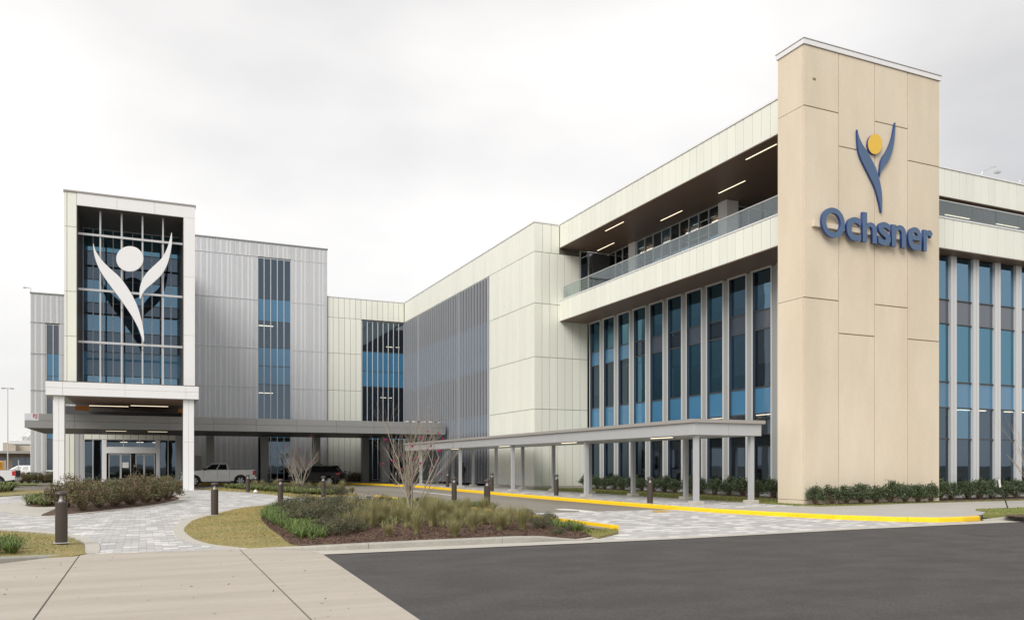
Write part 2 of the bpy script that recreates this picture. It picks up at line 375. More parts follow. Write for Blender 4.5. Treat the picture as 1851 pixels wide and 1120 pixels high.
def resample(line, step):
    o = [Vector(line[0])]; acc = 0
    segs = []
    for a, b in zip(line[:-1], line[1:]):
        a, b = Vector(a), Vector(b); d = (b-a).length; k = max(1, int(d/step))
        for q in range(1, k+1): segs.append(a.lerp(b, q/k))
    return [tuple(o[0])] + [tuple(p) for p in segs]
def kerb(name, line, hts, wdt, m, seglen=3.2, side=1, z0=.0, topm=None):
    root = bpy.data.objects.new(name, None); C.objects.link(root); root['kind'] = 'structure'
    L3 = [(x, y, h) for (x, y), h in zip(line, hts)]
    P = resample(L3, .4)
    i = 0
    while i < len(P)-1:
        j = i; acc = 0
        while j < len(P)-1 and acc < seglen:
            acc += math.dist(P[j][:2], P[j+1][:2]); j += 1
        mb = MB(); n = 0
        for q in range(i, j+1):
            a = Vector(P[max(q-1, 0)][:2]); b = Vector(P[min(q+1, len(P)-1)][:2]); t = (b-a).normalized(); nv = Vector((-t.y, t.x))*side
            p = Vector(P[q][:2]); h = max(P[q][2], .004)
            if q == i and i > 0: p = p + t*.005
            if q == j and j < len(P)-1: p = p - t*.005
            for off, z in ((0, z0-.05), (.012, z0+max(h-.03, .002)), (.045, z0+h), (wdt, z0+h), (wdt, z0-.05)):
                v = p+nv*off; mb.v.append((v.x, v.y, z))
            n += 1
        for q in range(n-1):
            for e in range(4):
                f = (q*5+e, (q+1)*5+e, (q+1)*5+e+1, q*5+e+1); mb.f.append(f if side < 0 else f[::-1]); mb.m.append(0)
        mb.f += [(0, 1, 2, 3, 4), tuple((n-1)*5+e for e in (4, 3, 2, 1, 0))]; mb.m += [0, 0]
        mb.build('kerb_stone', m, root)
        i = j
    return root
kerb('island_kerb', [(1.83, 17.44), (2.45, 16.98), (3.1, 16.4), (3.7, 16.27), (5.5, 16.27), (7.5, 16.27), (8.1, 16.3), (9.2, 16.45)], [0, .06, .11, .13, .145, .15, .13, .0], .17, M_kerb, 2.6, 1)
kerb('road_kerb', [(-.95, 17.6), (-1.5, 17.25), (-2.26, 16.5), (-3.3, 15.8), (-8, 15.6), (-30, 15.6)], [0, .05, .12, .14, .15, .15], .17, M_kerb, 3, -1)
kerb('yellow_kerb', [(-3, 76.6), (8, 76.4), (13, 76.0), (16.3, 74.5), (18, 71), (18.8, 66), (19.3, 60), (19.3, 56), (18.95, 50), (18.6, 42), (18.55, 36), (18.55, 26), (18.7, 24), (19.1, 21.8), (19.8, 19.3), (20.6, 17.8), (21.6, 17.0), (22.6, 16.95), (23.7, 17.2)], [.15]*18+[.14], .17, M_yellow, 3.0, 1)
# inner kerb, yellow face on the lane side and bare concrete behind
kerb('yellow_kerb', [(11.22, 18.3), (11.2, 22), (11.22, 30), (11.2, 42)], [.16, .16, .16, .16], .155, M_yellow, 3.0, 1)
kerb('island_kerb', [(11.065, 18.3), (11.045, 22), (11.065, 30), (11.045, 42)], [.085, .085, .085, .085], .06, M_kerb, 3.0, 1)
mb = MB(); mb.box(11.0, 11.235, 18.2, 18.31, -.03, .16); mb.build('yellow_kerb_end', M_yellow, kind='structure', bevel=.015)
kerb('road_kerb', [(23.75, 17.12), (24.4, 16.75), (25.2, 16.65), (60, 16.65)], [.03, .12, .15, .15], .17, M_kerb, 3.2, 1)

# ---- islands of lawn and mulch
bord_out = g2([(430, 991.5), (370, 986), (330, 976), (316, 966), (313, 957), (320, 947), (340, 937), (380, 927), (440, 916), (500, 911.5), (560, 908.5)])
isl_in = g2([(438, 990.6), (420, 989), (380, 984), (350, 974.5), (334, 962), (333, 957), (339, 949), (352, 940.5), (386, 930.5), (440, 918), (500, 912.6), (560, 909.3)])
bord_out = smoothpoly(bord_out, 3, False); isl_in = smoothpoly(isl_in, 3, False)
sheet('path_border', bord_out + isl_in[::-1], .022, M_concl, .03)
flush = isl_in + [(9, 39.4), (11.0, 41.0)]
fl2 = [(10.9, 17.9), (10.2, 17.3), (9.15, 16.6)]
def z_isl(x, y):
    d = pdist(flush, x, y); d2 = pdist(fl2, x, y)
    return .028 + .085*sm(d/1.6)*sm(.25+d2/1.2)*(1-.95*sm((x-8.4)/1.6)) + .03*noise.noise((x*.6, y*.6, 0))*sm(d)*sm(d2)
mulch_edge = [gz(x, y, .1)[:2] for x, y in ((540, 986.5), (530, 984), (515, 975), (495, 960), (480, 950), (472, 938), (476, 928), (500, 917), (540, 911))]
lawn1 = isl_in[:-1] + [mulch_edge[8], mulch_edge[7], mulch_edge[6], mulch_edge[5], mulch_edge[4], mulch_edge[3], mulch_edge[2], mulch_edge[1], (2.9, 16.75), (2.3, 17.2)]
bed1 = mulch_edge[:0:-1] + [(2.9, 16.7), (3.6, 16.42), (7.6, 16.42), (9.2, 16.6), (10.2, 17.25), (10.9, 17.9), (11.0, 18.4), (11.0, 41), (9, 39.4), isl_in[-1]]
mound('lawn', lawn1, lambda x, y: z_isl(x, y), M_lawn, .45)
mound('mulch_bed', bed1, lambda x, y: z_isl(x, y)+.012+.02*noise.noise((x*2, y*2, 3)), M_mulch, .45)
# small grass corner by the kerb end
lawn_tip = [gz(x, y, .1)[:2] for x, y in ((1050, 957), (1116, 949), (1117, 958), (1082, 966.5), (1068, 963))]
mound('lawn', lawn_tip, lambda x, y: z_isl(x, y)+.035, M_lawn, .3)
sheet('island_edge', [(9.1, 16.3), (10.35, 17.1), (11.3, 18.0), (11.3, 18.2), (11.0, 18.2), (10.1, 17.3), (9.1, 16.6)], .02, M_concl, .02)

# left lawn by the road
lawn2 = g2([(-260, 945), (0, 957.3), (60, 960.5), (100, 964.5), (127, 969), (146, 976.5), (153, 985), (153.5, 997), (130, 1000.8), (60, 1004), (0, 1007), (-260, 1018)], .06)
b2o = smoothpoly(g2([(-260, 944), (0, 956), (60, 959), (110, 963.6), (150, 970), (174, 979), (181, 990), (178, 1000)]), 3, False)
b2i = smoothpoly(g2([(-260, 945.5), (0, 957.6), (60, 961), (100, 965), (127, 969.5), (146, 977), (153.5, 986), (152, 1001)]), 3, False)
sheet('path_border', b2o + b2i[::-1], .022, M_concl, .03)
mound('lawn', lawn2, lambda x, y: .03+.05*sm(bdist(lawn2, x, y)/.8), M_lawn, .5)

# left planting bed with its pale apron
pad = smoothpoly(g2([(0, 914), (45, 905), (90, 897), (180, 892), (300, 890), (338, 897), (332, 903), (285, 914), (210, 922.5), (130, 930.5), (85, 933.5), (30, 929), (0, 924), (-60, 919)]), 3)
sheet('planter_border', pad, .022, M_concl, .03)
bedL = smoothpoly(g2([(75, 930.5), (125, 927.5), (200, 919.5), (270, 912), (310, 904.5), (324, 899.5), (300, 893.5), (200, 893.5), (110, 898), (60, 907), (46, 912.5), (70, 915), (104, 915), (92, 922)], .04), 3)
mound('mulch_bed', bedL, lambda x, y: .03+.08*sm(bdist(bedL, x, y)/.7), M_mulch, .5)

# lawn strip and second bed beyond the path
strip = [(3.6, 61.2), (6.05, 53.7), (7.2, 46), (8.1, 41.2), (11.15, 43), (11.2, 50), (10.2, 56.5), (7.5, 62.5), (4.5, 64.5)]
zs = lambda x, y: .03+.08*sm(bdist(strip, x, y)/1.)
mound('lawn', strip, zs, M_lawn, .8)
bed2 = [(5.2, 62.3), (6.9, 55.5), (8.3, 46.5), (9.0, 43.4), (10.9, 44), (10.9, 50), (9.9, 56), (7.3, 61.8)]
mound('mulch_bed', bed2, lambda x, y: zs(x, y)+.015, M_mulch, .8)
kerb('island_kerb', [(8.1, 41.2), (11.2, 43), (11.3, 50), (10.3, 56.6), (7.55, 62.7), (4.5, 64.7), (3.6, 61.2)], [.1]*7, .14, M_kerb, 3.5, 1)
# upper left lawns beyond the plaza
ul = g2([(-200, 900), (0, 897.5), (60, 893.5), (98, 890), (96, 886.5), (40, 886), (0, 888), (-200, 890)])
mound('lawn', ul, lambda x, y: .05, M_lawn, 1.)
ul2 = [(-40, 80), (-6.5, 80), (-6.5, 91), (-40, 91)]
sheet('lawn', ul2, .06, M_lawng)

# ---- pavers
PW, PH = .30, .20
pm = []
for k, m in enumerate(PAV):
    b_ = MB(); g = .006; z1 = 0
    b_.add([(g, g, -.05), (PW-g, g, -.05), (PW-g, PH-g, -.05), (g, PH-g, -.05), (g, g, -.006), (PW-g, g, -.006), (PW-g, PH-g, -.006), (g, PH-g, -.006),
            (g+.008, g+.008, 0), (PW-g-.008, g+.008, 0), (PW-g-.008, PH-g-.008, 0), (g+.008, PH-g-.008, 0)],
           [(0, 1, 5, 4), (1, 2, 6, 5), (2, 3, 7, 6), (3, 0, 4, 7), (4, 5, 9, 8), (5, 6, 10, 9), (6, 7, 11, 10), (7, 4, 8, 11), (8, 9, 10, 11)])
    pm.append(b_.mesh('paver', m))
def lay_pavers(name, poly, z, holes=(), white=.16, strict=False):
    root = sheet(name, poly, z-.012, M_sand)
    xs = [p[0] for p in poly]; ys = [p[1] for p in poly]; cells = []
    ny = int((max(ys)-min(ys))/PH)+2; x0, y0 = min(xs)-.2, min(ys)-.1
    for j in range(ny):
        off = (j % 2)*PW/2; nx = int((max(xs)-x0)/PW)+2; y = y0+j*PH
        for i in range(nx):
            x = x0+i*PW+off; cx, cy = x+PW/2, y+PH/2
            cor = [inside(poly, x+u, y+v) for u in (.01, PW-.01) for v in (.01, PH-.01)]
            if (strict and not all(cor)) or not any(cor): continue
            if any(inside(h, cx, cy) for h in holes): continue
            # blended colours in drifts, white pieces in short runs
            u = noise.noise((cx*1.1, cy*2.3, 5.)); r = rnd.random()
            k = 3 if (u > .12 and r < .48) or r < white*.35 else (0 if r < .5 else (1 if r < .8 else 2))
            cells.append((math.hypot(cx, cy), x, y, k, rnd.uniform(-.002, .002)))
    cells.sort()
    vis = lambda x, y: abs((x*RT[0]+y*RT[1])/(x*FW[0]+y*FW[1])) < .63
    near = [c for c in cells if vis(c[1], c[2])][:300]; ns = set((c[1], c[2]) for c in near)
    for d, x, y, k, dz in near: link('paver', pm[k], root, loc=(x, y, z+dz))
    mb = MB()
    for d, x, y, k, dz in cells:
        if (x, y) in ns: continue
        g = .006
        mb.add([(x+g, y+g, z-.01), (x+PW-g, y+g, z-.01), (x+PW-g, y+PH-g, z-.01), (x+g, y+PH-g, z-.01), (x+g, y+g, z+dz), (x+PW-g, y+g, z+dz), (x+PW-g, y+PH-g, z+dz), (x+g, y+PH-g, z+dz)],
               [(0, 1, 5, 4), (1, 2, 6, 5), (2, 3, 7, 6), (3, 0, 4, 7), (4, 5, 6, 7)], k)
    if mb.f: mb.build('paver', PAV, root, kind='stuff')
    return root
path = g2([(178, 1000.5), (330, 997), (440, 992)]) + bord_out + [(9, 39.4), (11.1, 41), (11.1, 43.2), (8.1, 41.3)] + g2([(510, 895), (450, 890), (360, 885), (320, 884), (90, 891), (0, 898), (-120, 902), (-120, 952)]) + b2o[1:]
lay_pavers('paver_path', path, .009, (pad, ul))
kb = [(18.72, 26), (18.87, 24), (19.25, 21.85), (19.95, 19.4), (20.7, 17.95), (21.65, 17.15), (22.6, 17.1)]
apron = [(9.3, 16.15), (11.2, 15.95), (16.9, 16.3), (21, 16.5), (22.6, 16.8), (21.6, 17.0), (20.6, 17.8), (19.8, 19.3), (19.1, 21.8), (18.7, 24), (18.56, 26), (14.9, 26.2), (11.25, 26), (11.25, 18.0), (10.4, 17.1)]
lay_pavers('paver_apron', apron, .0125, (), .3)
# raised pavement along the building
lay_pavers('paver_walk', [(18.72, 24.2), (23.1, 24.2), (23.1, 49.3), (23.85, 49.3), (23.85, 66), (18.95, 66), (19.45, 60), (19.45, 56), (19.1, 50), (18.75, 42)], .155, (), .2, True)
sheet('pavement', [(18.9, 24.2), (19.25, 21.85), (19.95, 19.4), (20.7, 17.95), (21.65, 17.15), (22.6, 17.1), (23.7, 17.3), (24.7, 17.8), (25.6, 18.4), (26.2, 19.2), (27, 19.75), (60, 19.8), (60, 23.8), (29, 23.9), (25.5, 23.5), (23.3, 23.45), (23.1, 24.2)], .152, M_walk, .15)
sheet('pavement', [(-3, 76.75), (8, 76.55), (13.05, 76.15), (16.4, 74.65), (18.15, 71.05), (18.97, 66), (23.85, 66), (23.85, 84), (-8, 84), (-8, 76.8)], .148, M_lane, .15)
sheet('lawn', [(23.1, 24.2), (23.3, 23.45), (25.5, 23.5), (29, 23.9), (60, 23.8), (60, 26.4), (28.0, 26.4), (28, 49.38), (23.95, 49.38), (23.1, 49.3)], .16, M_lawng, .1)
patch = [(23.95, 17.3), (24.7, 17.8), (25.6, 18.4), (26.2, 19.2), (27, 19.75), (60, 19.8), (60, 16.8), (25.3, 16.82), (24.5, 16.92)]
sheet('lawn', patch, .165, M_lawng, .1)
def ell(cx, cy, rx, ry, n=20, wob=.1): return [(cx+rx*math.cos(2*math.pi*i/n)*(1+rnd.uniform(-wob, wob)), cy+ry*math.sin(2*math.pi*i/n)*(1+rnd.uniform(-wob, wob))) for i in range(n)]
sheet('mulch_ring', ell(30.4, 18.3, .9, .9), .175, M_mulch, .02)
sheet('mulch_bed', [(26.6, 28), (27.95, 28), (27.95, 49.3), (26.8, 49.3), (26.6, 40)], .172, M_mulch, .02)
sheet('mulch_bed', [(24.05, 24.15), (34, 24.25), (60, 24.3), (60, 26.3), (31.8, 26.3), (31.8, 24.93), (24.05, 24.93)], .172, M_mulch, .02)
# painted arrow and worn mark in the lane
ar = [gz(x, y, .006)[:2] for x, y in ((1003, 919), (1022, 918.7), (1044, 920.3), (1066, 922.5), (1092, 925.5), (1050, 925.2), (1046, 922.6), (1012, 921.2))]
sheet('road_marking', ar, .006, M_paintw)
sheet('road_marking', [gz(x, y, .006)[:2] for x, y in ((745, 886.2), (817, 894), (817, 895), (745, 887))], .006, M_paintw)
sheet('road_marking', smoothpoly([gz(x, y, .02)[:2] for x, y in ((1178, 923.5), (1190, 922), (1210, 923), (1205, 925), (1185, 925))], 3), .0175, M_paintworn)

# ---- scattered leaf litter on the drive and road
def litter(name, poly, z, n, m, label, seed):
    rng = random.Random(seed); V = []; Fc = []; xs = [p[0] for p in poly]; ys = [p[1] for p in poly]
    for _ in range(n):
        x, y = rng.uniform(min(xs), max(xs)), rng.uniform(min(ys), max(ys))
        if not inside(poly, x, y): continue
        a = rng.uniform(0, 6.28); l = rng.uniform(.012, .04); dx, dy = math.cos(a)*l, math.sin(a)*l; k = len(V)
        V += [(x-dx, y-dy, z+.002), (x+dy*.35, y-dx*.35, z+.004), (x+dx, y+dy, z+rng.uniform(.003, .02)), (x-dy*.35, y+dx*.35, z+.004)]; Fc.append((k, k+1, k+2, k+3))
    mb = MB(); mb.v, mb.f, mb.m = V, Fc, [0]*len(Fc); mb.build(name, m, kind='stuff', label=label, cat='leaf litter')
M_lit = mat('dry_leaf', (.12, .08, .05), .9, island=.6)
litter('leaf_litter', [(-6, 8), (2.7, 8), (3.05, 15.4), (1.7, 17.3), (-1, 17.4), (-6, 15.4)], .014, 120, M_lit, 'few dry leaf scraps on the concrete drive', 31)
litter('leaf_litter', [(3.3, 8), (24, 8), (24, 15.8), (3.3, 15.5)], .006, 140, M_lit, 'few dry leaf scraps on the asphalt road', 32)

# ---- grass blades
def blades(name, polys, zf, dens, h, m, lean=.5, wdt=.006, maxn=60000, label=None):
    mb = MB(); V = []; Fc = []
    for poly in polys:
        xs = [p[0] for p in poly]; ys = [p[1] for p in poly]; area = (max(xs)-min(xs))*(max(ys)-min(ys))
        for _ in range(int(min(maxn, area*dens))):
            x = rnd.uniform(min(xs), max(xs)); y = rnd.uniform(min(ys), max(ys))
            if not inside(poly, x, y): continue
            z = zf(x, y)-.005; a = rnd.uniform(0, 6.28); hh = h*rnd.uniform(.5, 1.3); lx, ly = math.cos(a), math.sin(a); ln = hh*lean*rnd.uniform(.3, 1.4)
            b = rnd.uniform(0, 6.28); wx, wy = math.cos(b)*wdt, math.sin(b)*wdt; k = len(V)
            V += [(x-wx, y-wy, z), (x+wx, y+wy, z), (x+lx*ln, y+ly*ln, z+hh)]; Fc.append((k, k+1, k+2))
    mb.v, mb.f, mb.m = V, Fc, [0]*len(Fc)
    return mb.build(name, m, kind='stuff', label=label, cat='lawn grass')
blades('lawn_grass', [lawn1], z_isl, 700, .035, M_blade, 1., .007, label='short tan dormant grass on the kidney shaped lawn')
blades('lawn_grass', [lawn_tip], lambda x, y: z_isl(x, y)+.035, 900, .04, M_bladeg, 1., .007, label='short green grass in the corner by the yellow kerb end')
blades('lawn_grass', [lawn2], lambda x, y: .03+.05*sm(bdist(lawn2, x, y)/.8), 260, .04, M_blade, 1., .008, label='short tan dormant grass on the roadside lawn')
blades('lawn_grass', [strip], zs, 150, .05, M_blade, 1., .014, label='thin strip of grass beyond the paver path')
blades('lawn_grass', [[(23.1, 24.2), (23.3, 23.45), (25.5, 23.5), (29, 23.9), (45, 23.8), (45, 24.5), (24.0, 24.3), (24, 26), (28, 26.4), (27, 40), (26.9, 49.3), (23.95, 49.3), (23.1, 49.2)], [p if p[0] < 45 else (45, p[1]) for p in patch]], lambda x, y: .16, 130, .055, M_bladeg, .8, .012, label='green grass strip between pavement and building')

# ================================================================== BUILDINGS
_pc = {}
def panel(parent, face, c, a0, a1, z0, z1, m, t=.05, gap=.015, name='panel', reveal=0.):
    """cladding panel on a wall. face 'Y': plane y=c facing -Y, a along X; face 'X': plane x=c facing -X, a along Y"""
    wd, h = round(a1-a0-2*gap, 3), round(z1-z0-2*gap, 3)
    key = (face, wd, h, t, m.name)
    if key not in _pc:
        b = MB(); e = .006
        if face == 'Y':
            f = lambda u, d, z: (u, d, z)
        else:
            f = lambda u, d, z: (d, -u, z)   # keeps winding
        pts = [(0, t, 0), (wd, t, 0), (wd, t, h), (0, t, h), (0, e, 0), (wd, e, 0), (wd, e, h), (0, e, h), (e, 0, e), (wd-e, 0, e), (wd-e, 0, h-e), (e, 0, h-e)]
        b.add([f(*p) for p in pts], [(8, 9, 10, 11), (4, 5, 9, 8), (5, 6, 10, 9), (6, 7, 11, 10), (7, 4, 8, 11), (0, 1, 5, 4), (1, 2, 6, 5), (2, 3, 7, 6), (3, 0, 4, 7)])
        _pc[key] = b.mesh(name, m)
    loc = (a0+gap, c, z0+gap) if face == 'Y' else (c, a1-gap, z0+gap)
    return link(name, _pc[key], parent, loc=loc)
def clad(parent, face, c, a0, a1, zs, m, wdt=.6, t=.05, gap=.016, start=None, name='panel'):
    n = max(1, round((a1-a0)/wdt)); w_ = (a1-a0)/n
    for z0, z1 in zip(zs[:-1], zs[1:]):
        for i in range(n): panel(parent, face, c, a0+i*w_, a0+(i+1)*w_, z0, z1, m, t, gap, name)
def part(name, boxes, m, parent, bevel=0, **kw):
    mb = MB()
    for b in boxes: mb.box(*b)
    return mb.build(name, m, parent, bevel=bevel, **kw)
def pane(parent, face, c, a0, a1, z0, z1, m):
    mb = MB()
    if face == 'Y': mb.add([(a0, c, z0), (a1, c, z0), (a1, c, z1), (a0, c, z1)], [(0, 1, 2, 3)])
    else: mb.add([(c, a1, z0), (c, a0, z0), (c, a0, z1), (c, a1, z1)], [(0, 1, 2, 3)])
    return mb.build('pane', m, parent)
def window(parent, face, c, cols, rows, mats, bar=.06, hb=.05, depth=.12, mm=None, hm=None, setback=.05):
    """curtain-wall window: cols/rows are grid lines, mats[row] or mats(row,col)"""
    mm = mm or M_fin; hm = hm or M_dark
    def bx(mb, a0, a1, d0, d1, z0, z1):
        return mb.box(a0, a1, c+d0, c+d1, z0, z1) if face == 'Y' else mb.box(c+d0, c+d1, a0, a1, z0, z1)
    r = MB(); h_ = bar/2
    bx(r, cols[0]-h_, cols[0]+h_, 0, depth, rows[0]-hb/2, rows[-1]+hb/2); bx(r, cols[-1]-h_, cols[-1]+h_, 0, depth, rows[0]-hb/2, rows[-1]+hb/2)
    bx(r, cols[0]+h_, cols[-1]-h_, .002, depth-.002, rows[0]-hb/2, rows[0]+hb/2); bx(r, cols[0]+h_, cols[-1]-h_, .002, depth-.002, rows[-1]-hb/2, rows[-1]+hb/2)
    o = r.build('window', mm, parent)
    for a in cols[1:-1]: bx(MB(), a-h_, a+h_, .004, depth, rows[0]+hb/2, rows[-1]-hb/2).build('mullion', mm, o)
    for z in rows[1:-1]: bx(MB(), cols[0]+h_, cols[-1]-h_, .03, depth-.01, z-hb/2, z+hb/2).build('transom', hm, o)
    for j, (z0, z1) in enumerate(zip(rows[:-1], rows[1:])):
        for i, (a, b) in enumerate(zip(cols[:-1], cols[1:])):
            m = mats(j, i) if callable(mats) else mats[j]
            pane(o, face, c+setback, a+bar/2, b-bar/2, z0+hb/2, z1-hb/2, m)
    return o

# ---------------------------------------------------------------- right wing
W = thing('office_wing', 'three storey cream panelled wing with recessed balcony behind the beige sign tower', 'building', (45, 45, 0))
ZP0, ZP1, ZB0, ZB1 = 16.48, 18.03, 11.5, 12.88
XP, XG, YE, YS = 25.81, 28.05, 26.5, 49.41
clad(W, 'X', XP, YE, YS, [ZP0, ZP1], M_cream)
clad(W, 'Y', 31.3, 31.8, 64.8, [ZP0, ZP1], M_cream)
clad(W, 'X', XP, YE, YS, [ZB0, ZB1], M_cream)
clad(W, 'Y', 25.7, 31.8, 64.8, [ZB0, ZB1], M_cream)
part('roof_slab', [(XP+.05, 31.8, YE, YS, ZP0+.03, ZP1), (31.8, 65, 31.35, 75, ZP0+.03, ZP1)], M_creamb, W)
part('coping', [(XP-.04, XP+.5, YE, YS-.01, ZP1, ZP1+.08), (31.85, 65, 31.26, 31.8, ZP1, ZP1+.08)], M_white, W)
part('balcony_slab', [(XP+.05, 65, YE, YS, ZB0+.03, ZB1-.02), (31.8, 65, 25.75, YE, ZB0+.03, ZB1-.02)], M_creamb, W)
part('balcony_coping', [(XP-.03, XP+.3, YE, YS-.01, ZB1-.01, ZB1+.05), (31.8, 65, 25.67, 26.0, ZB1-.01, ZB1+.05)], M_white, W)
part('soffit', [(XP+.02, 31.79, YE, YS-.01, ZP0-.02, ZP0+.028), (31.81, 65, 31.33, 60, ZP0-.02, ZP0+.028)], M_soffit, W)
part('soffit', [(XP+.02, XG+.4, YE, YS-.01, ZB0-.02, ZB0+.028), (31.8, 65, 25.72, 26.7, ZB0-.02, ZB0+.028)], M_soffit, W)
for x, y0, y1 in ((26.53, 29.3, 31.4), (28.46, 33.75, 35.9), (28.46, 39.2, 41.35), (26.53, 42.45, 44.6), (28.46, 46.72, 48.9)):
    part('linear_lamp', [(x-.028, x+.028, y0, y1, ZP0-.03, ZP0-.021)], M_lamp, W)
for x in (34, 38.5, 43, 47.5):
    part('linear_lamp', [(x, x+2.1, 33.4, 33.5, ZP0-.03, ZP0-.021)], M_lamp, W)
# tall glazed bays, left side
rowsL = [.45, 4.3, 5.62, 8.5, 9.45, 11.42]
for i in range(-2, 10):
    y0 = 31.34+1.83*i; y1 = y0+1.29
    if i == 9: y1 = 49.1
    o = MB().box(XG-.06, XG+.06, y0-.09, y0, .2, 11.48).box(XG-.06, XG+.06, y1, y1+.09, .2, 11.48).box(XG-.025, XG+.02, y0-.45, y0-.09, .2, 11.46).build('window', [M_fin], W)
    if i < 9: pass
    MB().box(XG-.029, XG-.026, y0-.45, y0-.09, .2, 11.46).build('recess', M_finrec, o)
    for z in rowsL[1:-1]: MB().box(XG+.07, XG+.16, y0, y1, z-.03, z+.03).build('transom', M_dark, o)
    MB().box(XG-.12, XG-.02, y0-.10, y1+.09, 11.40, 11.479).build('head', M_fin, o); MB().box(XG-.1, XG+.06, y0, y1, .2, .42).build('sill', M_fin, o)
    mats = [M_glassd, M_span, M_glasst, M_spand if i % 2 else M_glassd, M_glasst]
    if i >= 7: mats = [M_glassd, M_span, M_glassd, M_span, M_glasst]
    if i in (0, 1): mats = [M_glassd, M_span, M_glass if i else M_glassd, M_spand, M_glass]
    for (z0, z1), m in zip(zip(rowsL[:-1], rowsL[1:]), mats): pane(o, 'X', XG+.10, y0, y1, z0+.03, z1-.03, m)
    MB().box(XG-.055, XG+.14, y1-.012, y1+.002, .42, 11.4).build('jamb', M_spand, o)
# roller blinds and desks glimpsed behind the glass
M_blind = mat('roller_blind', (.62, .62, .60), .9)
brng = random.Random(77)
for i in range(-2, 10):
    y0 = 31.44+1.83*i
    for zt, zl in ((8.45, 5.7), (11.38, 9.5)):
        if brng.random() < .6:
            d_ = brng.uniform(.2, .85)*(zt-zl); part('roller_blind', [(XG+.24, XG+.245, y0+.04, y0+1.12, zt-d_, zt)], M_blind, W)
for i in range(-1, 19):
    x0 = 34.67+1.54*i
    for zt, zl in ((8.25, 5.65), (11.4, 9.5)):
        if brng.random() < .6:
            d_ = brng.uniform(.2, .85)*(zt-zl); part('roller_blind', [(x0+.04, x0+1.1, 26.61, 26.615, zt-d_, zt)], M_blind, W)
for k in range(6): part('interior_partition', [(29.5+k % 2, 34.8, 30.3+3.2*k, 30.42+3.2*k, .3, 4.5)], M_int, W)
for k in range(5): part('interior_partition', [(36+5*k, 36.12+5*k, 28.5, 33, .3, 4.5)], M_int, W)
# tall glazed bays, front right
rowsR = [.45, 2.95, 4.4, 5.6, 8.3, 9.42, 11.45]
for i in range(-1, 19):
    x0 = 34.67+1.54*i; x1 = x0+1.14; YG = 26.45
    o = MB().box(x1, x1+.40, YG-.10, YG+.06, .2, 11.47).build('window', M_fin, W)
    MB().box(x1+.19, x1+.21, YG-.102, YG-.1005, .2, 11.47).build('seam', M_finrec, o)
    for z in rowsR[1:-1]: MB().box(x0, x1, YG-.02, YG+.1, z-.025, z+.025).build('transom', M_dark, o)
    mats = [M_glassd, M_glassd if i % 4 else M_glass, M_span, M_glasst if i % 5 != 3 else M_glassd, M_spand, M_glass]
    for (z0, z1), m in zip(zip(rowsR[:-1], rowsR[1:]), mats): pane(o, 'Y', YG+.04, x0, x1, z0+.025, z1-.025, m)
    MB().box(x0, x1, YG-.1, YG+.06, .2, .42).build('sill', M_fin, o)
# inside: floors, back walls, lit ceilings
part('floor_slab', [(XG+.2, 65, 26.7, YS-.05, .05, .3), (XG+.2, 65, 26.7, YS-.05, 4.6, 5.4), (XG+.2, 65, 26.7, YS-.05, 8.7, 9.25)], M_int, W)
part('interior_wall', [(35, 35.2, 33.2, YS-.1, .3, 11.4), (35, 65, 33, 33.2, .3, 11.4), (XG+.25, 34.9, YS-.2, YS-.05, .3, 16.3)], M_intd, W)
for x in (30, 32):
    for k in range(4): part('ceiling_lamp', [(x-.08, x+.08, 30+k*4.6, 33+k*4.6, 4.56, 4.595)], M_lampin, W)
for k in range(5): part('ceiling_lamp', [(34+k*4, 36.4+k*4, 29, 29.16, 4.56, 4.595)], M_lampin, W)
# third floor set-back glazing
def z3(j, i): return M_glassd
window(W, 'X', 29.6, [37.3+.94*k for k in range(10)], [12.95, 15.1, 16.42], lambda j, i: M_glassd if (i+j) % 3 else M_glass, .07)
part('pier', [(29.5, 30.3, 36.5, 37.25, 12.9, 16.45)], M_white, W); part('pier', [(29.5, 29.9, 45.8, 46.6, 12.9, 16.45)], M_white, W)
window(W, 'X', 29.6, [46.65, 47.55, 48.45, 49.35], [12.95, 15.1, 16.42], [M_glassd, M_glassd], .07)
window(W, 'Y', 37.1, [30.3+1.25*k for k in range(28)], [12.95, 15.1, 16.42], lambda j, i: M_glassd if i % 3 else M_glass, .07)
window(W, 'Y', YS-.02, [27.4, 28.05, 29.0, 29.5], [12.95, 15.3, 16.42], [M_glassd, M_glassd], .08)
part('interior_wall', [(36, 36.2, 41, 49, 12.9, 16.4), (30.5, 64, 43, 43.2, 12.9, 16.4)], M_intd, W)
for k in range(4): part('ceiling_lamp', [(31.2, 31.35, 38.6+k*2.6, 40+k*2.6, 16.3, 16.35)], M_lampin, W)
# glass railing
n = 15; y_ = 26.6; wd_ = (49.2-26.6)/n
for k in range(n):
    part('rail_pane', [(25.99, 26.005, y_+k*wd_+.012, y_+(k+1)*wd_-.012, 12.9, 13.8)], M_rail, W)
part('handrail', [(25.97, 26.025, 26.6, 49.2, 13.8, 13.84)], M_alu, W)
for k in range(20):
    part('rail_pane', [(31.9+k*1.62+.012, 31.9+(k+1)*1.62-.012, 25.90, 25.915, 12.9, 13.72)], M_rail, W)
part('handrail', [(31.8, 64.5, 25.88, 25.935, 13.72, 13.76)], M_alu, W)

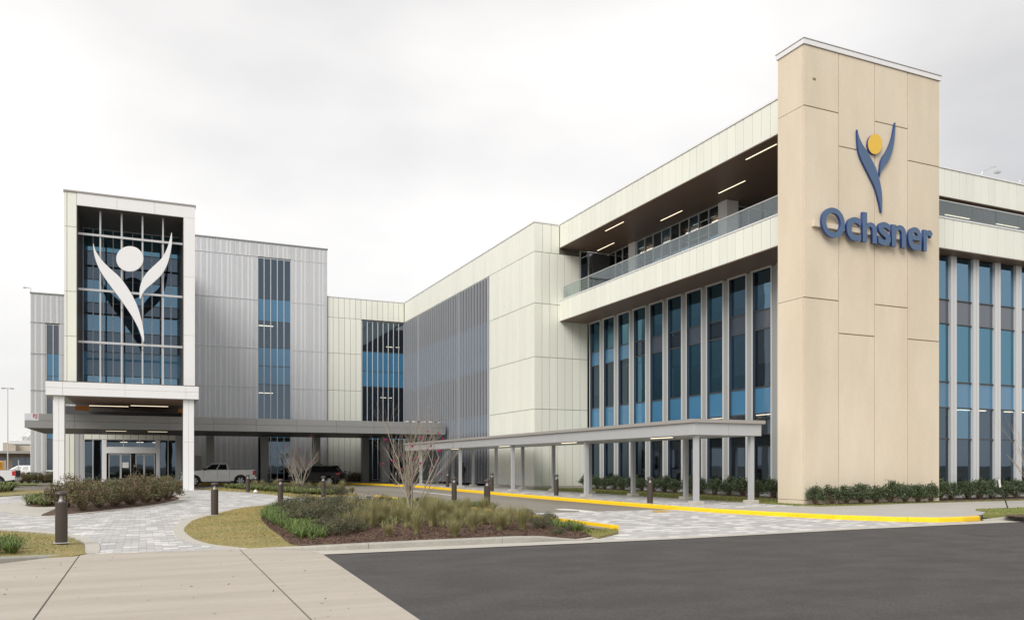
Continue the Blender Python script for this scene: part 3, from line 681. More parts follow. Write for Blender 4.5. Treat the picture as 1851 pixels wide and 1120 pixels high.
# ---------------------------------------------------------------- sign tower
T = thing('sign_tower', 'tall beige precast concrete slab tower with pale metal cap', 'tower', (27.87, 25.7, 0))
TY, TX0, TX1, TYB, TZ = 24.97, 24.0, 31.75, 26.45, 18.5
part('core', [(TX0+.04, TX1-.04, TY+.04, TYB, 0, TZ)], M_joint, T)
cx_ = [TX0, 25.87, 27.88, 29.81, TX1]
zz = [[.32, 8.41, 16.06, TZ], [.32, 7.09, 14.72, TZ], [.32, 8.43, 16.08, TZ], [.32, 7.11, 14.74, TZ]]
for k in range(4):
    for z0, z1 in zip(zz[k][:-1], zz[k][1:]):
        panel(T, 'Y', TY, cx_[k], cx_[k+1], z0, z1, M_beige, .06, .019, 'precast_panel')
    panel(T, 'Y', TY, cx_[k], cx_[k+1], 0, .32, M_beige, .06, .008, 'base_panel')
for z0, z1 in zip(zz[0][:-1], zz[0][1:]): panel(T, 'X', TX0, TY+.062, TYB, z0, z1, M_beige, .06, .008, 'precast_panel')
panel(T, 'X', TX0, TY+.062, TYB, 0, .32, M_beige, .06, .008, 'base_panel')
part('side_wall', [(TX1-.04, TX1, TY+.06, TYB, 0, TZ)], M_beige, T)
part('cap', [(TX0-.05, TX1+.05, TY-.05, TYB+.05, TZ, TZ+.2)], M_white, T)
part('cap_trim', [(TX0-.07, TX1+.07, TY-.07, TYB+.07, TZ+.2, TZ+.225)], M_roofe, T)
part('wall_vent', [(24.46, 24.60, TY-.03, TY-.002, 17.17, 17.23)], M_joint, T)

# emblem on the tower: outlines taken to the tower face
def outline(pts, org, sc, Y, k=3):
    return [(p[0], p[2]) for p in (onY(org[0]+x/sc, org[1]+y/sc, Y) for x, y in smoothpoly(pts, k))]
def solid(name, poly, y0, y1, mats, parent):
    a = sum(poly[i-1][0]*poly[i][1]-poly[i][0]*poly[i-1][1] for i in range(len(poly)))
    if a < 0: poly = poly[::-1]
    return MB().prism(poly, lambda x, z: (x, y1, z), lambda x, z: (x, y0, z), 0, 1 if len(mats) > 1 else 0).build(name, mats, parent)
EM = thing('emblem_sign', 'blue winged figure emblem with yellow disc head on beige tower', 'emblem', (28, TY, 13))
EY = TY-.115; o1, s1 = (1470, 210), 4.309
lw = [(345, 103), (352, 140), (368, 185), (392, 230), (420, 270), (445, 315), (468, 358), (490, 405), (505, 450), (517, 495), (528, 545), (536, 600), (538, 660), (536, 747), (528, 735), (520, 690), (505, 630), (490, 575), (470, 525), (445, 475), (420, 425), (395, 375), (372, 325), (355, 270), (348, 210), (345, 150)]
rw = [(641, 48), (640, 110), (634, 180), (624, 245), (605, 310), (580, 360), (550, 400), (530, 430), (518, 472), (519, 440), (522, 400), (530, 350), (548, 310), (575, 270), (600, 215), (618, 160), (630, 95)]
hd = [(482+56*math.cos(t*math.pi/12), 217+79*math.sin(t*math.pi/12)) for t in range(24)]
solid('wing', outline(lw, o1, s1, EY), EY, TY-.02, [M_signface, M_signblue], EM)
solid('wing', outline(rw, o1, s1, EY), EY, TY-.02, [M_signface, M_signblue], EM)
solid('disc', outline(hd, o1, s1, EY, 1), EY, TY-.02, [M_yellowdisc, M_signblue], EM)
# letters
LS = thing('letter_sign', 'row of raised blue letters across the beige tower', 'sign', (27.8, TY, 10.8))
def letter(ch, x0, x1, z0, z1, kind='letter'):
    cu = bpy.data.curves.new('tmp', 'FONT'); cu.body = ch; cu.extrude = .5; cu.offset = .020; cu.resolution_u = 6; cu.fill_mode = 'BOTH'
    ob = bpy.data.objects.new('tmp', cu); C.objects.link(ob); dg = bpy.context.evaluated_depsgraph_get(); dg.update()
    me = bpy.data.meshes.new_from_object(ob.evaluated_get(dg)); bpy.data.objects.remove(ob); bpy.data.curves.remove(cu)
    co = np.empty(len(me.vertices)*3); me.vertices.foreach_get('co', co); co = co.reshape(-1, 3)
    mn, mxx = co.min(0), co.max(0)
    X = x0+(co[:, 0]-mn[0])/(mxx[0]-mn[0])*(x1-x0); Z = z0+(co[:, 1]-mn[1])/(mxx[1]-mn[1])*(z1-z0); D = (co[:, 2]-mn[2])/(mxx[2]-mn[2])
    Y = TY-.15-D*.12
    me.vertices.foreach_set('co', np.stack([X, Y, Z], 1).ravel()); me.materials.clear(); me.materials.append(M_signface); me.materials.append(M_signblue); me.update()
    mi = [0 if abs(p.normal.y) > .6 else 1 for p in me.polygons]; me.polygons.foreach_set('material_index', mi)
    return link(kind, me, LS)
LY = TY-.27
lx = lambda u: onY(1470+u/4.309, 420, LY)[0]
lz = lambda u, v: onY(1470+u/4.309, 210+v/4.309, LY)[2]
zb = lz(400, 978); xh = lz(665, 846); asc = lz(398, 746); cap_ = lz(160, 712)
for ch, a, b, z0, z1 in (('O', 68, 247, zb-.02, cap_), ('c', 262, 374, zb-.02, xh+.02), ('h', 386, 497, zb, asc), ('s', 508, 605, zb-.02, xh+.02), ('n', 614, 725, zb, xh), ('e', 741, 846, zb-.02, xh+.02), ('r', 861, 931, zb, xh)):
    letter(ch, lx(a), lx(b), z0, z1)
part('mounting_rail', [(24.4, 30.3, TY-.15, TY-.015, zb+.38, zb+.58)], M_beige, LS)

# ---------------------------------------------------------------- stair block
ZJ = [.3, 5.5, 9.0, 12.6, 16.05, 18.0]
S = thing('stair_block', 'cream panelled block with tall grey vertical louvres', 'building', (28, 64, 0))
SX, SY, SYE = 23.89, 49.41, 79.35
for z0, z1 in zip(ZJ[:-2], ZJ[1:-1]): clad(S, 'X', SX, SY+.055, 57.24, [z0, z1], M_cream, .6)
clad(S, 'X', SX, SY+.055, SYE, [ZJ[4], ZJ[5]], M_cream, .6)
clad(S, 'Y', SY, SX, 25.79, [16.05, 18.0], M_cream, .63); clad(S, 'Y', SY, SX, 27.35, [12.6, 16.05], M_cream, .6)
for z0, z1 in zip(ZJ[:3], ZJ[1:4]): clad(S, 'Y', SY, SX, 27.98, [z0, z1], M_cream, .6)
part('core', [(SX+.05, 27.95, SY+.05, 57.2, .0, 17.98), (SX+.05, 34, 57.2, SYE, 16.1, 17.98), (SX+3.5, 34, 57.2, 79.3, 0, 16.1), (SX+.05, SX+.6, 79.2, 79.38, 0, 16.1)], M_creamb, S)
part('coping', [(SX-.04, SX+.5, SY-.04, SYE, 18.0, 18.09), (SX+.5, 25.79, SY-.04, SY+.5, 18.0, 18.09)], M_white, S)
part('plinth', [(SX+.01, SX+.05, SY+.03, 57.24, 0, .31), (SX, 27.9, SY+.01, SY+.05, 0, .31)], M_concl, S)
k = 0; y_ = 57.40
while y_ < 79.2:
    part('louvre', [(SX-.12, SX+.03, y_-.04, y_+.04, .35, 15.95)], M_louver, S); y_ += .605
part('louvre_rail', [(SX-.03, SX+.06, 57.26, 79.3, z-.03, z+.03) for z in (.36, 15.98)], M_louver, S)
lm = mat('louvre_glass_band', (.06, .066, .085), .08, spec=.6); lm2 = mat('louvre_glass_blue', (.10, .15, .22), .12, spec=.5)
window(S, 'X', SX+.0, [57.28+2.2*q for q in range(11)], [.35, 4.2, 5.6, 9.0, 10.6, 12.7, 15.95], [lm, lm2, lm, lm2, lm2, lm], .05, setback=.02)
for q, (a, b) in enumerate(((0, 0),)):
    pass

# ---------------------------------------------------------------- cream link block
K = thing('link_block', 'cream panelled link with dark corner window beside the louvres', 'building', (20, 82, 0))
KY = 79.42
for z0, z1 in ((.3, 5.5), (5.5, 9.0), (9.0, 12.6), (12.6, 16.05)): clad(K, 'Y', KY, 16.2, 19.55, [z0, z1], M_cream, .56)
clad(K, 'Y', KY, 16.2, SX-.02, [16.05, 18.0], M_cream, .56)
part('core', [(16.2, 19.5, KY+.05, 86, 0, 17.98), (19.5, SX+.3, KY+.05, 86, 16.05, 17.98), (19.5, SX+3, 84, 84.4, 0, 16.05)], M_creamb, K)
part('coping', [(16.2, SX-.05, KY-.04, KY+.5, 18.0, 18.08)], M_white, K)
part('window_head', [(19.55, SX-.02, KY-.03, KY+.1, 15.95, 16.04)], M_dark, K)
window(K, 'Y', KY+.05, [19.6+.532*q for q in range(9)], [.35, 4.3, 5.6, 9.5, 11.0, 12.95, 15.93], [M_glassd, M_span, M_glassd, M_span, M_span, M_glassd], .07)
part('floor_slab', [(19.5, 27, KY+.4, 84, 12.2, 12.5), (19.5, 27, KY+.4, 84, 5.0, 5.3)], M_int, K)
bm_ = MB().tube([(19.7, KY+1.2, 12.6), (21.6, KY+1.2, 16)], .14, 6).tube([(21.9, KY+1.2, 16), (23.8, KY+1.2, 12.6)], .14, 6); bm_.build('brace', M_brace, K)
bm_ = MB().tube([(19.7, KY+1.2, 5.4), (21.6, KY+1.2, 9.3)], .14, 6).tube([(22.2, KY+1.2, 9.3), (23.8, KY+1.2, 5.4)], .14, 6); bm_.build('brace', M_brace, K)
part('ceiling_lamp', [(22.6, 24, KY+2, KY+2.15, 13.8, 13.84)], M_lampin, K); part('ceiling_lamp', [(22, 23.2, KY+2, KY+2.15, 8.6, 8.64)], M_lampin, K)

# ---------------------------------------------------------------- corrugated grey blocks
_cc = {}
RIBP = [.04, .13, .22, .47, .56, .65, .74, 1.0, 1.09, 1.32, 1.41, 1.50, 1.59, 1.84]
def corr(parent, c, x0, x1, z0, z1, m=M_grey):
    wd, h = round(x1-x0-.01, 3), round(z1-z0-.03, 3); key = (wd, h)
    if key not in _cc:
        prof = [(0, 0)]; x = 0; mod = 2.0
        while x < wd:
            for r in RIBP:
                if x+r+.06 < wd: prof += [(x+r, 0), (x+r+.012, -.035), (x+r+.045, -.035), (x+r+.057, 0)]
            x += mod
        prof.append((wd, 0)); b = MB(); n = len(prof)
        b.add([(a, d, 0) for a, d in prof]+[(a, d, h) for a, d in prof], [(i, i+1, n+i+1, n+i) for i in range(n-1)])
        b.add([(0, .06, 0), (wd, .06, 0), (wd, 0, 0), (0, 0, 0)], [(0, 1, 2, 3)]); _cc[key] = b.mesh('corrugated_sheet', m)
    return link('corrugated_sheet', _cc[key], parent, loc=(x0+.005, c, z0+.015))
def corrwall(parent, c, x0, x1, rows, wd=1.5, win=None):
    n = max(1, round((x1-x0)/wd)); w_ = (x1-x0)/n
    for z0, z1 in zip(rows[:-1], rows[1:]):
        for i in range(n): corr(parent, c, x0+i*w_, x0+(i+1)*w_, z0, z1)
G = thing('grey_block', 'grey corrugated metal block with one tall narrow window strip', 'building', (10, 85, 0))
GY = 79.22; GR = [.2, 5.5, 9.0, 12.62, 17.14, 21.16, 22.45]
corrwall(G, GY, 4.3, 9.7, GR[:-1], 1.8); corrwall(G, GY, 12.74, 16.14, GR[:-1], 1.7); corrwall(G, GY, 4.3, 16.14, GR[-2:], 1.69)
corrwall(G, GY, 3.26, 4.3, GR, 1.04)
part('core', [(-5, 9.7, GY+.06, 95, 7.2, 22.44), (3.3, 9.7, GY+.06, 95, 0, 7.2), (12.7, 16.1, GY+.06, 95, 0, 22.44), (9.7, 12.7, GY+.06, 95, 21.1, 22.44), (9.7, 12.7, 84, 95, 0, 21.1)], M_greyp, G)
part('flashing', [(3.3, 9.7, GY-.06, GY+.02, z-.014, z+.014) for z in GR[1:-1]]+[(12.74, 16.15, GY-.045, GY+.02, z-.014, z+.014) for z in GR[1:-1]], M_grey, G)
part('coping', [(3.26, 16.2, GY-.08, GY+.4, 22.45, 22.56)], M_greyp, G)
window(G, 'Y', GY+.03, [9.72, 10.28, 10.88, 11.48, 12.09, 12.70], [.3, 4.3, 5.6, 9.3, 11.0, 12.75, 15.2, 17.3, 21.05], [M_glassd, M_span, M_glassd, M_span, M_span, M_glassd, M_span, M_glassd], .06)
part('floor_slab', [(9.7, 12.7, GY+.4, 84, 12.2, 12.5), (9.7, 12.7, GY+.4, 84, 5.0, 5.3)], M_int, G)
part('ceiling_lamp', [(10, 11.3, GY+1.5, GY+1.8, 15.0, 15.04)], M_lampin, G); part('ceiling_lamp', [(10, 11.3, GY+1.5, GY+1.8, 8.6, 8.64)], M_lampin, G)
part('service_door', [(3.75, 4.75, GY-.09, GY-.055, .2, 2.6)], M_greyp, G)

H_ = thing('grey_block', 'low grey corrugated block with narrow window, rising beyond the entrance tower', 'building', (-8, 95, 0))
HY = 91.0; HR = [.2, 5.5, 8.96, 12.5, 15.53, 18.3]
corrwall(H_, HY, -9.94, -8.66, HR, 1.3); corrwall(H_, HY, -7.46, -5, HR, 1.24); corr(H_, HY, -8.66, -7.46, 15.53, 18.3); corr(H_, HY, -8.66, -7.46, .2, 1.15)
part('core', [(-9.9, -8.66, HY+.06, 110, 0, 18.28), (-7.46, -4, HY+.06, 110, 0, 18.28), (-8.66, -7.46, HY+.5, 110, 0, 18.28), (-8.66, -7.46, HY+.06, HY+.5, 15.53, 18.28)], M_greyp, H_)
part('coping', [(-9.98, -5, HY-.08, HY+.4, 18.3, 18.42)], M_greyp, H_)
part('flashing', [(-9.94, -8.66, HY-.06, HY+.02, z-.02, z+.02) for z in HR[1:-1]], M_greyp, H_)
window(H_, 'Y', HY+.03, [-8.6, -8.02, -7.5], [1.25, 4.3, 5.6, 8.9, 10.4, 12.6, 15.4], [M_spand, M_span, M_spand, M_span, M_span, M_spand], .06)
part('window_sill', [(-8.7, -7.42, HY-.1, HY+.03, 1.12, 1.24)], M_white, H_)
lamp = MB().tube([(-9.9, HY-.02, 18.45), (-9.9, HY-.02, 18.75), (-10.3, HY-.3, 18.8)], .03, 6).box(-10.5, -10.25, HY-.4, HY-.2, 18.68, 18.8); lamp.build('roof_lamp', M_alu, H_)

# ---------------------------------------------------------------- entrance tower over the porte-cochere
E_ = thing('entrance_tower', 'white framed entrance tower with recessed dark glazing and steel grid', 'building', (-.7, 70, 0))
EX0, EXI, EXJ, EX1, PY, EZ = -4.68, -3.96, 2.50, 3.23, 60.2, 19.45
for z0, z1 in ((7.1, 10.1), (10.1, 13.0), (13.0, 17.2), (17.2, EZ)):
    panel(E_, 'Y', PY, EX0, EX0+.16, z0, z1, M_cream); panel(E_, 'Y', PY, EX0+.16, EXI, z0, z1, M_cream)
xs_ = [EXI, -1.6, .7, EX1]
for a, b in zip(xs_[:-1], xs_[1:]): panel(E_, 'Y', PY-.02, a, b, 18.63, EZ, M_white, .08, .006)
for z0, z1 in ((7.1, 10.6), (10.6, 14.6), (14.6, 18.63)): panel(E_, 'Y', PY-.02, EXJ, EX1, z0, z1, M_white, .08, .005)
part('side_wall', [(EX0, EXI, PY+.055, 79.2, 6.9, EZ), (EXJ, EX1-.005, PY+.065, 79.2, 6.9, EZ), (EXI, EXJ, PY+.065, 79.2, 18.66, EZ)], M_lgrey, E_)
part('reveal', [(EXI+.002, EXI+.03, PY+.06, 65.55, 7.1, 18.62), (EXJ-.03, EXJ-.002, PY+.06, 65.55, 7.1, 18.62), (EXI, EXJ, PY+.06, 65.6, 18.63, 18.655)], M_brown, E_)
part('coping', [(EX0-.05, EX1+.05, PY-.07, PY+.6, EZ, EZ+.1)], M_roofe, E_)
gm = [M_glass, M_glass, M_glassd, M_glass, M_glassd, M_glass, M_glassd, M_glasst]
window(E_, 'Y', 65.6, [-3.92+.642*k for k in range(11)], [7.15, 8.15, 9.85, 11.3, 12.5, 13.35, 15.0, 17.0, 18.6],
       lambda j, i: [M_glass, M_span, M_glassd, M_glass, M_glassd, M_glass, M_glassd, M_glasst][j], .06)
part('interior_wall', [(EXI, EXJ, 72, 72.3, 7, 18.6)], M_intd, E_)
part('floor_slab', [(EXI, EXJ, 65.8, 72, 12.3, 12.6), (EXI, EXJ, 65.8, 72, 6.9, 7.1)], M_int, E_)
for xg in (-2.62, -1.34, -.06, 1.22): part('grid_post', [(xg-.05, xg+.05, 60.95, 61.08, 7.1, 18.62)], M_alu, E_)
for zg in (9.87, 13.33, 16.98): part('grid_rail', [(EXI+.03, EXJ-.03, 60.86, 60.948, zg-.07, zg+.07)], M_alu, E_)
em = thing('emblem_sculpture', 'large white winged figure with oval head on the steel grid', 'emblem', (-.5, 60.7, 9.5))
o2, s2 = (0, 320), 2.8; QY = 60.55
lw2 = [(472, 335), (482, 368), (502, 402), (530, 436), (566, 470), (602, 502), (636, 545), (668, 596), (694, 650), (714, 715), (727, 785), (729, 832), (718, 812), (700, 762), (668, 703), (630, 646), (588, 588), (545, 530), (510, 478), (486, 425), (474, 375)]
rw2 = [(869, 279), (870, 330), (862, 385), (846, 442), (820, 490), (782, 528), (744, 560), (722, 588), (709, 616), (706, 582), (711, 546), (724, 512), (750, 476), (786, 442), (820, 408), (846, 360), (860, 312)]
hd2 = [(657+69*math.cos(t*math.pi/16), 413+64*math.sin(t*math.pi/16)) for t in range(32)]
for nm, p, kk in (('wing', lw2, 3), ('wing', rw2, 3), ('head', hd2, 1)):
    solid(nm, outline(p, o2, s2, QY, kk), QY, QY+.18, [M_white], em)
part('bracket', [(x-.04, x+.04, QY+.18, 60.95, z-.04, z+.04) for x, z in ((-2.62, 14.6), (-1.34, 12.2), (-.06, 9.6), (1.22, 15.2), (-.7, 16.2))], M_alu, em)

# porte-cochere canopy on two columns
P_ = thing('porte_cochere', 'white flat canopy on two square white columns over the drop-off', 'canopy', (-1.1, 60.3, 0))
xs_ = [-5.68, -4.72, -1.1, 2.62, 3.44]
for a, b in zip(xs_[:-1], xs_[1:]):
    for z0, z1 in ((6.2, 6.68), (6.68, 7.08)): panel(P_, 'Y', 59.62, a, b, z0, z1, M_white, .06, .006)
part('canopy_body', [(-5.67, 3.43, 59.68, 68, 6.26, 7.07)], M_white, P_)
part('gravel_stop', [(-5.66, 3.42, 59.66, 60.1, 7.07, 7.13)], M_brown, P_)
MB().box(-4.6, 3.1, 60.1, 76, 6.2, 6.258).build('soffit', M_soffit, P_)
part('soffit_frame', [(-5.67, -4.6, 59.69, 68, 6.19, 6.258), (3.1, 3.43, 59.69, 68, 6.19, 6.258), (-4.6, 3.1, 59.69, 60.1, 6.19, 6.258)], M_lgrey, P_)
for a, b in ((-5.28, -4.64), (2.47, 3.15)):
    c = part('column', [(a+.02, b-.02, 59.92, 60.58, 0, 6.19)], M_creamb, P_)
    for z0, z1 in ((0, 3.3), (3.3, 6.19)):
        for u, v in ((a, (a+b)/2), ((a+b)/2, b)): panel(c, 'Y', 59.9, u, v, z0, z1, M_white, .03, .005)
        part('side_panel', [(a, a+.025, 59.935, 60.6, z0+.005, z1-.005), (b-.025, b, 59.935, 60.6, z0+.005, z1-.005)], M_white, c)
for a, b in ((161, 232), (236, 304)):
    p = gz(a, 732.5, 6.19); q = gz(b, 734, 6.19); part('linear_lamp', [(p[0], q[0], p[1]-.03, p[1]+.03, 6.17, 6.195)], M_lamp, P_)
part('bracket', [(-4.5, -3.6, 66.6, 66.9, 5.7, 6.0)], M_orange, P_); part('bracket', [(2.4, 2.9, 66.6, 66.9, 5.7, 6.0)], M_orange, P_)

# grey canopy along the drop-off
D_ = thing('entrance_canopy', 'long grey metal canopy running across the building above the drop-off', 'canopy', (8, 69, 0))
n = 10; wd_ = (23.5+7.57)/n
for k in range(n):
    for z0, z1 in ((4.33, 4.86), (4.86, 5.36)):
        if not (k == 0 and z0 > 4.5): panel(D_, 'Y', 66.0, -7.57+k*wd_, -7.57+(k+1)*wd_, z0, z1, M_greyp, .06, .008)
panel(D_, 'Y', 66.0, -6.7, -7.57+wd_, 4.86, 5.36, M_greyp, .06, .008)
panel(D_, 'Y', 66.0, -7.57, -6.7, 4.86, 5.36, mat('protective_film', (.60, .63, .68), .4), .05, .004, 'film_panel')
part('film_print', [(-7.05, -6.78, 65.985, 65.996, 5.24, 5.31), (-7.05, -6.98, 65.985, 65.996, 5.06, 5.24), (-6.93, -6.78, 65.985, 65.996, 5.02, 5.08), (-6.93, -6.78, 65.985, 65.996, 5.13, 5.18)], mat('film_red', (.5, .02, .03), .5), D_)
part('canopy_body', [(-7.55, 23.45, 66.06, 77.6, 4.38, 5.3)], M_greyp, D_)
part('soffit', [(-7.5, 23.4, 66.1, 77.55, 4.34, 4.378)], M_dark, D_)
for px in (380, 479, 572.5, 661):
    x = onY(px, 800, 76.9)[0]; c = part('column', [(x-.33, x+.33, 76.9, 77.5, .1, 4.35)], M_greyp, D_)
x = onY(697.5, 800, 74.0)[0]; c = part('column', [(x-.37, x+.37, 74.0, 74.7, .1, 4.35)], M_lgrey, D_)  # end column in lighter grey: its brighter lighting is put into the colour
for k in range(2): part('downlight', [(-2.6+k*2.9, -1.2+k*2.9, 69.4, 69.44, 4.325, 4.339)], M_lamp, D_)
part('parapet_clutter', [(20+.25*k, 20.18+.25*k, 66.5+.1*(k % 3), 66.7, 5.3, 5.42+.05*(k % 2)) for k in range(13)], M_white, D_)

# entrance wall with sliding doors
V = thing('entrance_wall', 'glazed entrance with double sliding doors under the porte-cochere', 'entrance', (-.8, 84, 0))
VY = 84.0
clad(V, 'Y', VY, -4.95, 2.8, [4.12, 4.78], M_cream, .62); clad(V, 'Y', VY, -6.5, -5.7, [.15, 4.78], M_cream, .4)
clad(V, 'Y', VY, -5.69, -4.96, [.15, 4.78], M_lgrey, .37); clad(V, 'Y', VY, 2.8, 4.3, [.15, 4.78], M_lgrey, .5)
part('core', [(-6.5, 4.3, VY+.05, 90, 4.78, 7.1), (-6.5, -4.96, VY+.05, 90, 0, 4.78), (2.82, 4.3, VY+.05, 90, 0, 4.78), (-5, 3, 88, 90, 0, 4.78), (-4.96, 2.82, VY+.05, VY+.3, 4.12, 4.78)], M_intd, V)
window(V, 'Y', VY, [-4.93, -4.22, -3.46], [.25, 4.1], [M_glassd], .07); window(V, 'Y', VY, [1.42, 2.12, 2.8], [.25, 4.1], [M_glassd], .07)
window(V, 'Y', VY, [-3.1, -1.7, -.33, 1.06], [3.42, 4.1], [M_glassd], .07)
part('jamb', [(-3.44, -3.1, VY-.1, VY+.1, .12, 4.1), (1.07, 1.4, VY-.1, VY+.1, .12, 4.1)], M_white, V)
part('header', [(-3.1, 1.07, VY-.12, VY+.1, 2.85, 3.4)], M_white, V)
dr = [-2.93, -1.93, -1.0, -.72, .05, .95]
for a, b, nm in ((-2.93, -1.93, 'door'), (-1.92, -1.06, 'door'), (-.68, .05, 'door'), (.06, .98, 'door')):
    o = part(nm, [(a, a+.07, VY, VY+.08, .15, 2.8), (b-.07, b, VY, VY+.08, .15, 2.8), (a+.07, b-.07, VY, VY+.08, 2.7, 2.8), (a+.07, b-.07, VY, VY+.08, .15, .35)], M_alu, V)
    pane(o, 'Y', VY+.04, a+.07, b-.07, .35, 2.7, M_glassd)
part('notice', [(-1.78, -1.26, VY+.01, VY+.03, 1.5, 2.0)], M_paper, V)
for k in range(3): part('ceiling_lamp', [(-2+1.4*k, -1.4+1.4*k, 86, 86.2, 3.9, 3.95)], M_lampin, V)

# ---------------------------------------------------------------- walkway canopy
Q = thing('walkway_canopy', 'low grey canopy on slim posts along the paved walk', 'canopy', (21.3, 45, 0))
WX0, WX1, WY0, WY1 = 19.62, 22.95, 26.22, 65.0
n = 13; wd_ = (WY1-WY0)/n
for k in range(n): panel(Q, 'X', WX0, WY0+k*wd_+(.04 if k == 0 else 0), WY0+(k+1)*wd_, 2.90, 3.39, M_lgrey, .04, .006)
panel(Q, 'Y', WY0, WX0, 21.29, 2.90, 3.39, M_lgrey, .04, .006); panel(Q, 'Y', WY0, 21.29, WX1, 2.90, 3.39, M_lgrey, .04, .006)
part('canopy_body', [(WX0+.04, WX1-.02, WY0+.04, WY1, 2.95, 3.38)], M_lgrey, Q)
part('roof_edge', [(WX0-.09, WX1+.12, WY0-.1, WY1, 3.39, 3.53)], M_roofe, Q)
part('soffit', [(WX0+.05, WX1-.03, WY0+.05, WY1, 2.91, 2.948)], M_lgrey, Q)
for k in range(5):
    y = 26.5+8.8*k; c = part('post', [(19.82, 20.0, y-.09, y+.09, .3, 2.91)], M_lgrey, Q); part('footing', [(19.68, 20.14, y-.23, y+.23, .15, .3)], M_concl, c, bevel=.02)
for k in range(9):
    y = 26.5+4.42*k; c = part('post', [(22.56, 22.74, y-.09, y+.09, .3, 2.91)], M_lgrey, Q); part('footing', [(22.42, 22.88, y-.23, y+.23, .15, .3)], M_concl, c, bevel=.02)
for y in (29.0, 37.5, 46, 54.8): part('linear_lamp', [(20.52, 20.58, y, y+1.6, 2.89, 2.909)], M_lamp, Q)

# roof-edge flood lamps
for px, x in ((0, onY(1785, 310, 31.5)[0]), (1, onY(1853, 300, 31.5)[0])):
    fl = thing('roof_lamp', 'small goose neck lamp on the office wing roof edge', 'lamp', (x-.5, 31.6, 18.11), group='lamps on the roof edge')
    MB().tube([(x-.5, 31.6, 18.1), (x-.35, 31.55, 18.45), (x+.3, 31.4, 18.75), (x+.55, 31.35, 18.8)], .022, 6).build('arm', M_alu, fl)
    MB().box(x+.4, x+.75, 31.2, 31.45, 18.42, 18.55).tube([(x+.55, 31.33, 18.55), (x+.55, 31.35, 18.8)], .02, 5).build('lamp_head', M_alu, fl, bevel=.02)

# ================================================================== PLANTS
def leafcloud(rng, tips, per, spread, ls, lw_, upb=.3):
    V = []; Fc = []
    for c in tips:
        for _ in range(per):
            p = Vector(c)+Vector((rng.gauss(0, spread), rng.gauss(0, spread), rng.gauss(0, spread*.8)))
            d = Vector((rng.gauss(0, 1), rng.gauss(0, 1), rng.gauss(upb, .8))).normalized(); s_ = d.cross(Vector((rng.gauss(0, 1), rng.gauss(0, 1), rng.gauss(0, 1)))).normalized()
            l = ls*rng.uniform(.6, 1.3); k = len(V); q = p+d*l; m = p+d*(l*.5); nrm = d.cross(s_)*(l*.12)
            V += [tuple(p), tuple(m+s_*lw_*.5+nrm), tuple(q), tuple(m-s_*lw_*.5+nrm)]; Fc += [(k, k+1, k+2, k+3)]
    mb = MB(); mb.v, mb.f, mb.m = V, Fc, [0]*len(Fc); return mb
def make_shrub(name, seed, rx, rz, lm, ntips, per, spread, ls, lw_, flowers=None, fm=None, lm2=None):
    rng = random.Random(seed); root = thing(name, 'x', 'shrub', local=True)
    tips = []; st = MB()
    for _ in range(ntips):
        a = rng.uniform(0, 6.28); r = math.sqrt(rng.random()); el = rng.uniform(.25, 1.0)
        x, y = rx*r*math.cos(a)*(1.1-.35*el), rx*r*math.sin(a)*(1.1-.35*el); z = rz*(.12+.86*el*(1-.35*r*r))*rng.uniform(.85, 1.08)
        tips.append((x, y, z)); b = (x*.12, y*.12, 0); m = (x*.5+rng.uniform(-.03, .03), y*.5+rng.uniform(-.03, .03), z*.45)
        st.tube([b, m, (x, y, z)], [.012, .008, .003], 3, cap=False)
    st.build('stem', M_twig, root)
    if lm2 is None: leafcloud(rng, tips, per, spread, ls, lw_).build('foliage', lm, root)
    else:
        h = len(tips)//2; leafcloud(rng, tips[:h], per, spread, ls, lw_).build('foliage', lm, root); leafcloud(rng, tips[h:], per, spread, ls, lw_).build('foliage', lm2, root)
    if flowers:
        leafcloud(rng, [rng.choice(tips) for _ in range(flowers)], 9, .025, .05, .045).build('flower', fm, root)
    return root
used = set()
def put(proto, loc, rz, sc, label, group):
    if proto.name not in used:
        used.add(proto.name); proto.location = loc; proto.rotation_euler = (0, 0, rz); proto.scale = (sc,)*3 if not isinstance(sc, tuple) else sc; proto['label'] = label; proto['group'] = group; return proto
    return dup(proto, loc, rz, sc, label, group)
holly = [make_shrub('holly_shrub', 10+i, .48, 1.02, M_leaf, 60, 34, .075, .075, .05) for i in range(4)]
azal = [make_shrub('azalea_shrub', 20+i, .74, 1.12, M_azal, 80, 34, .09, .075, .045, 2 if i == 1 else 0, M_flower, M_azal2) for i in range(4)]
azal[1].children[-1].data.materials[0] = M_flower if azal[1].children[-1].name.startswith('flower') else M_azal2
# hedge against the beige tower (pixel columns of each shrub)
for k, px in enumerate((1476, 1504, 1531, 1556, 1582, 1610, 1634, 1656, 1684)):
    x = onY(px, 890, 24.45)[0]; put(holly[k % 4], (x, 24.45+rnd.uniform(-.1, .1), .17), rnd.uniform(0, 6.2), rnd.uniform(.72, .86)*(1.12 if k in (3, 5) else .98), 'dark green holly shrub planted along the foot of the beige tower', 'holly shrubs along the beige tower')
for k in range(12):
    x = 32.1+k*.92; put(holly[(k+1) % 4], (x, 25.35+rnd.uniform(-.15, .15), .17), rnd.uniform(0, 6.2), rnd.uniform(.78, .98), 'dark green holly shrub under the tall front windows next to the beige tower', 'holly shrubs under the front windows')
for k in range(17):
    y = 30.2+k*1.12; put(holly[(k+2) % 4], (27.2+rnd.uniform(-.12, .12), y, .17), rnd.uniform(0, 6.2), rnd.uniform(.78, 1.02), 'dark green holly shrub under the tall windows behind the walkway canopy', 'holly shrubs behind the walkway canopy')
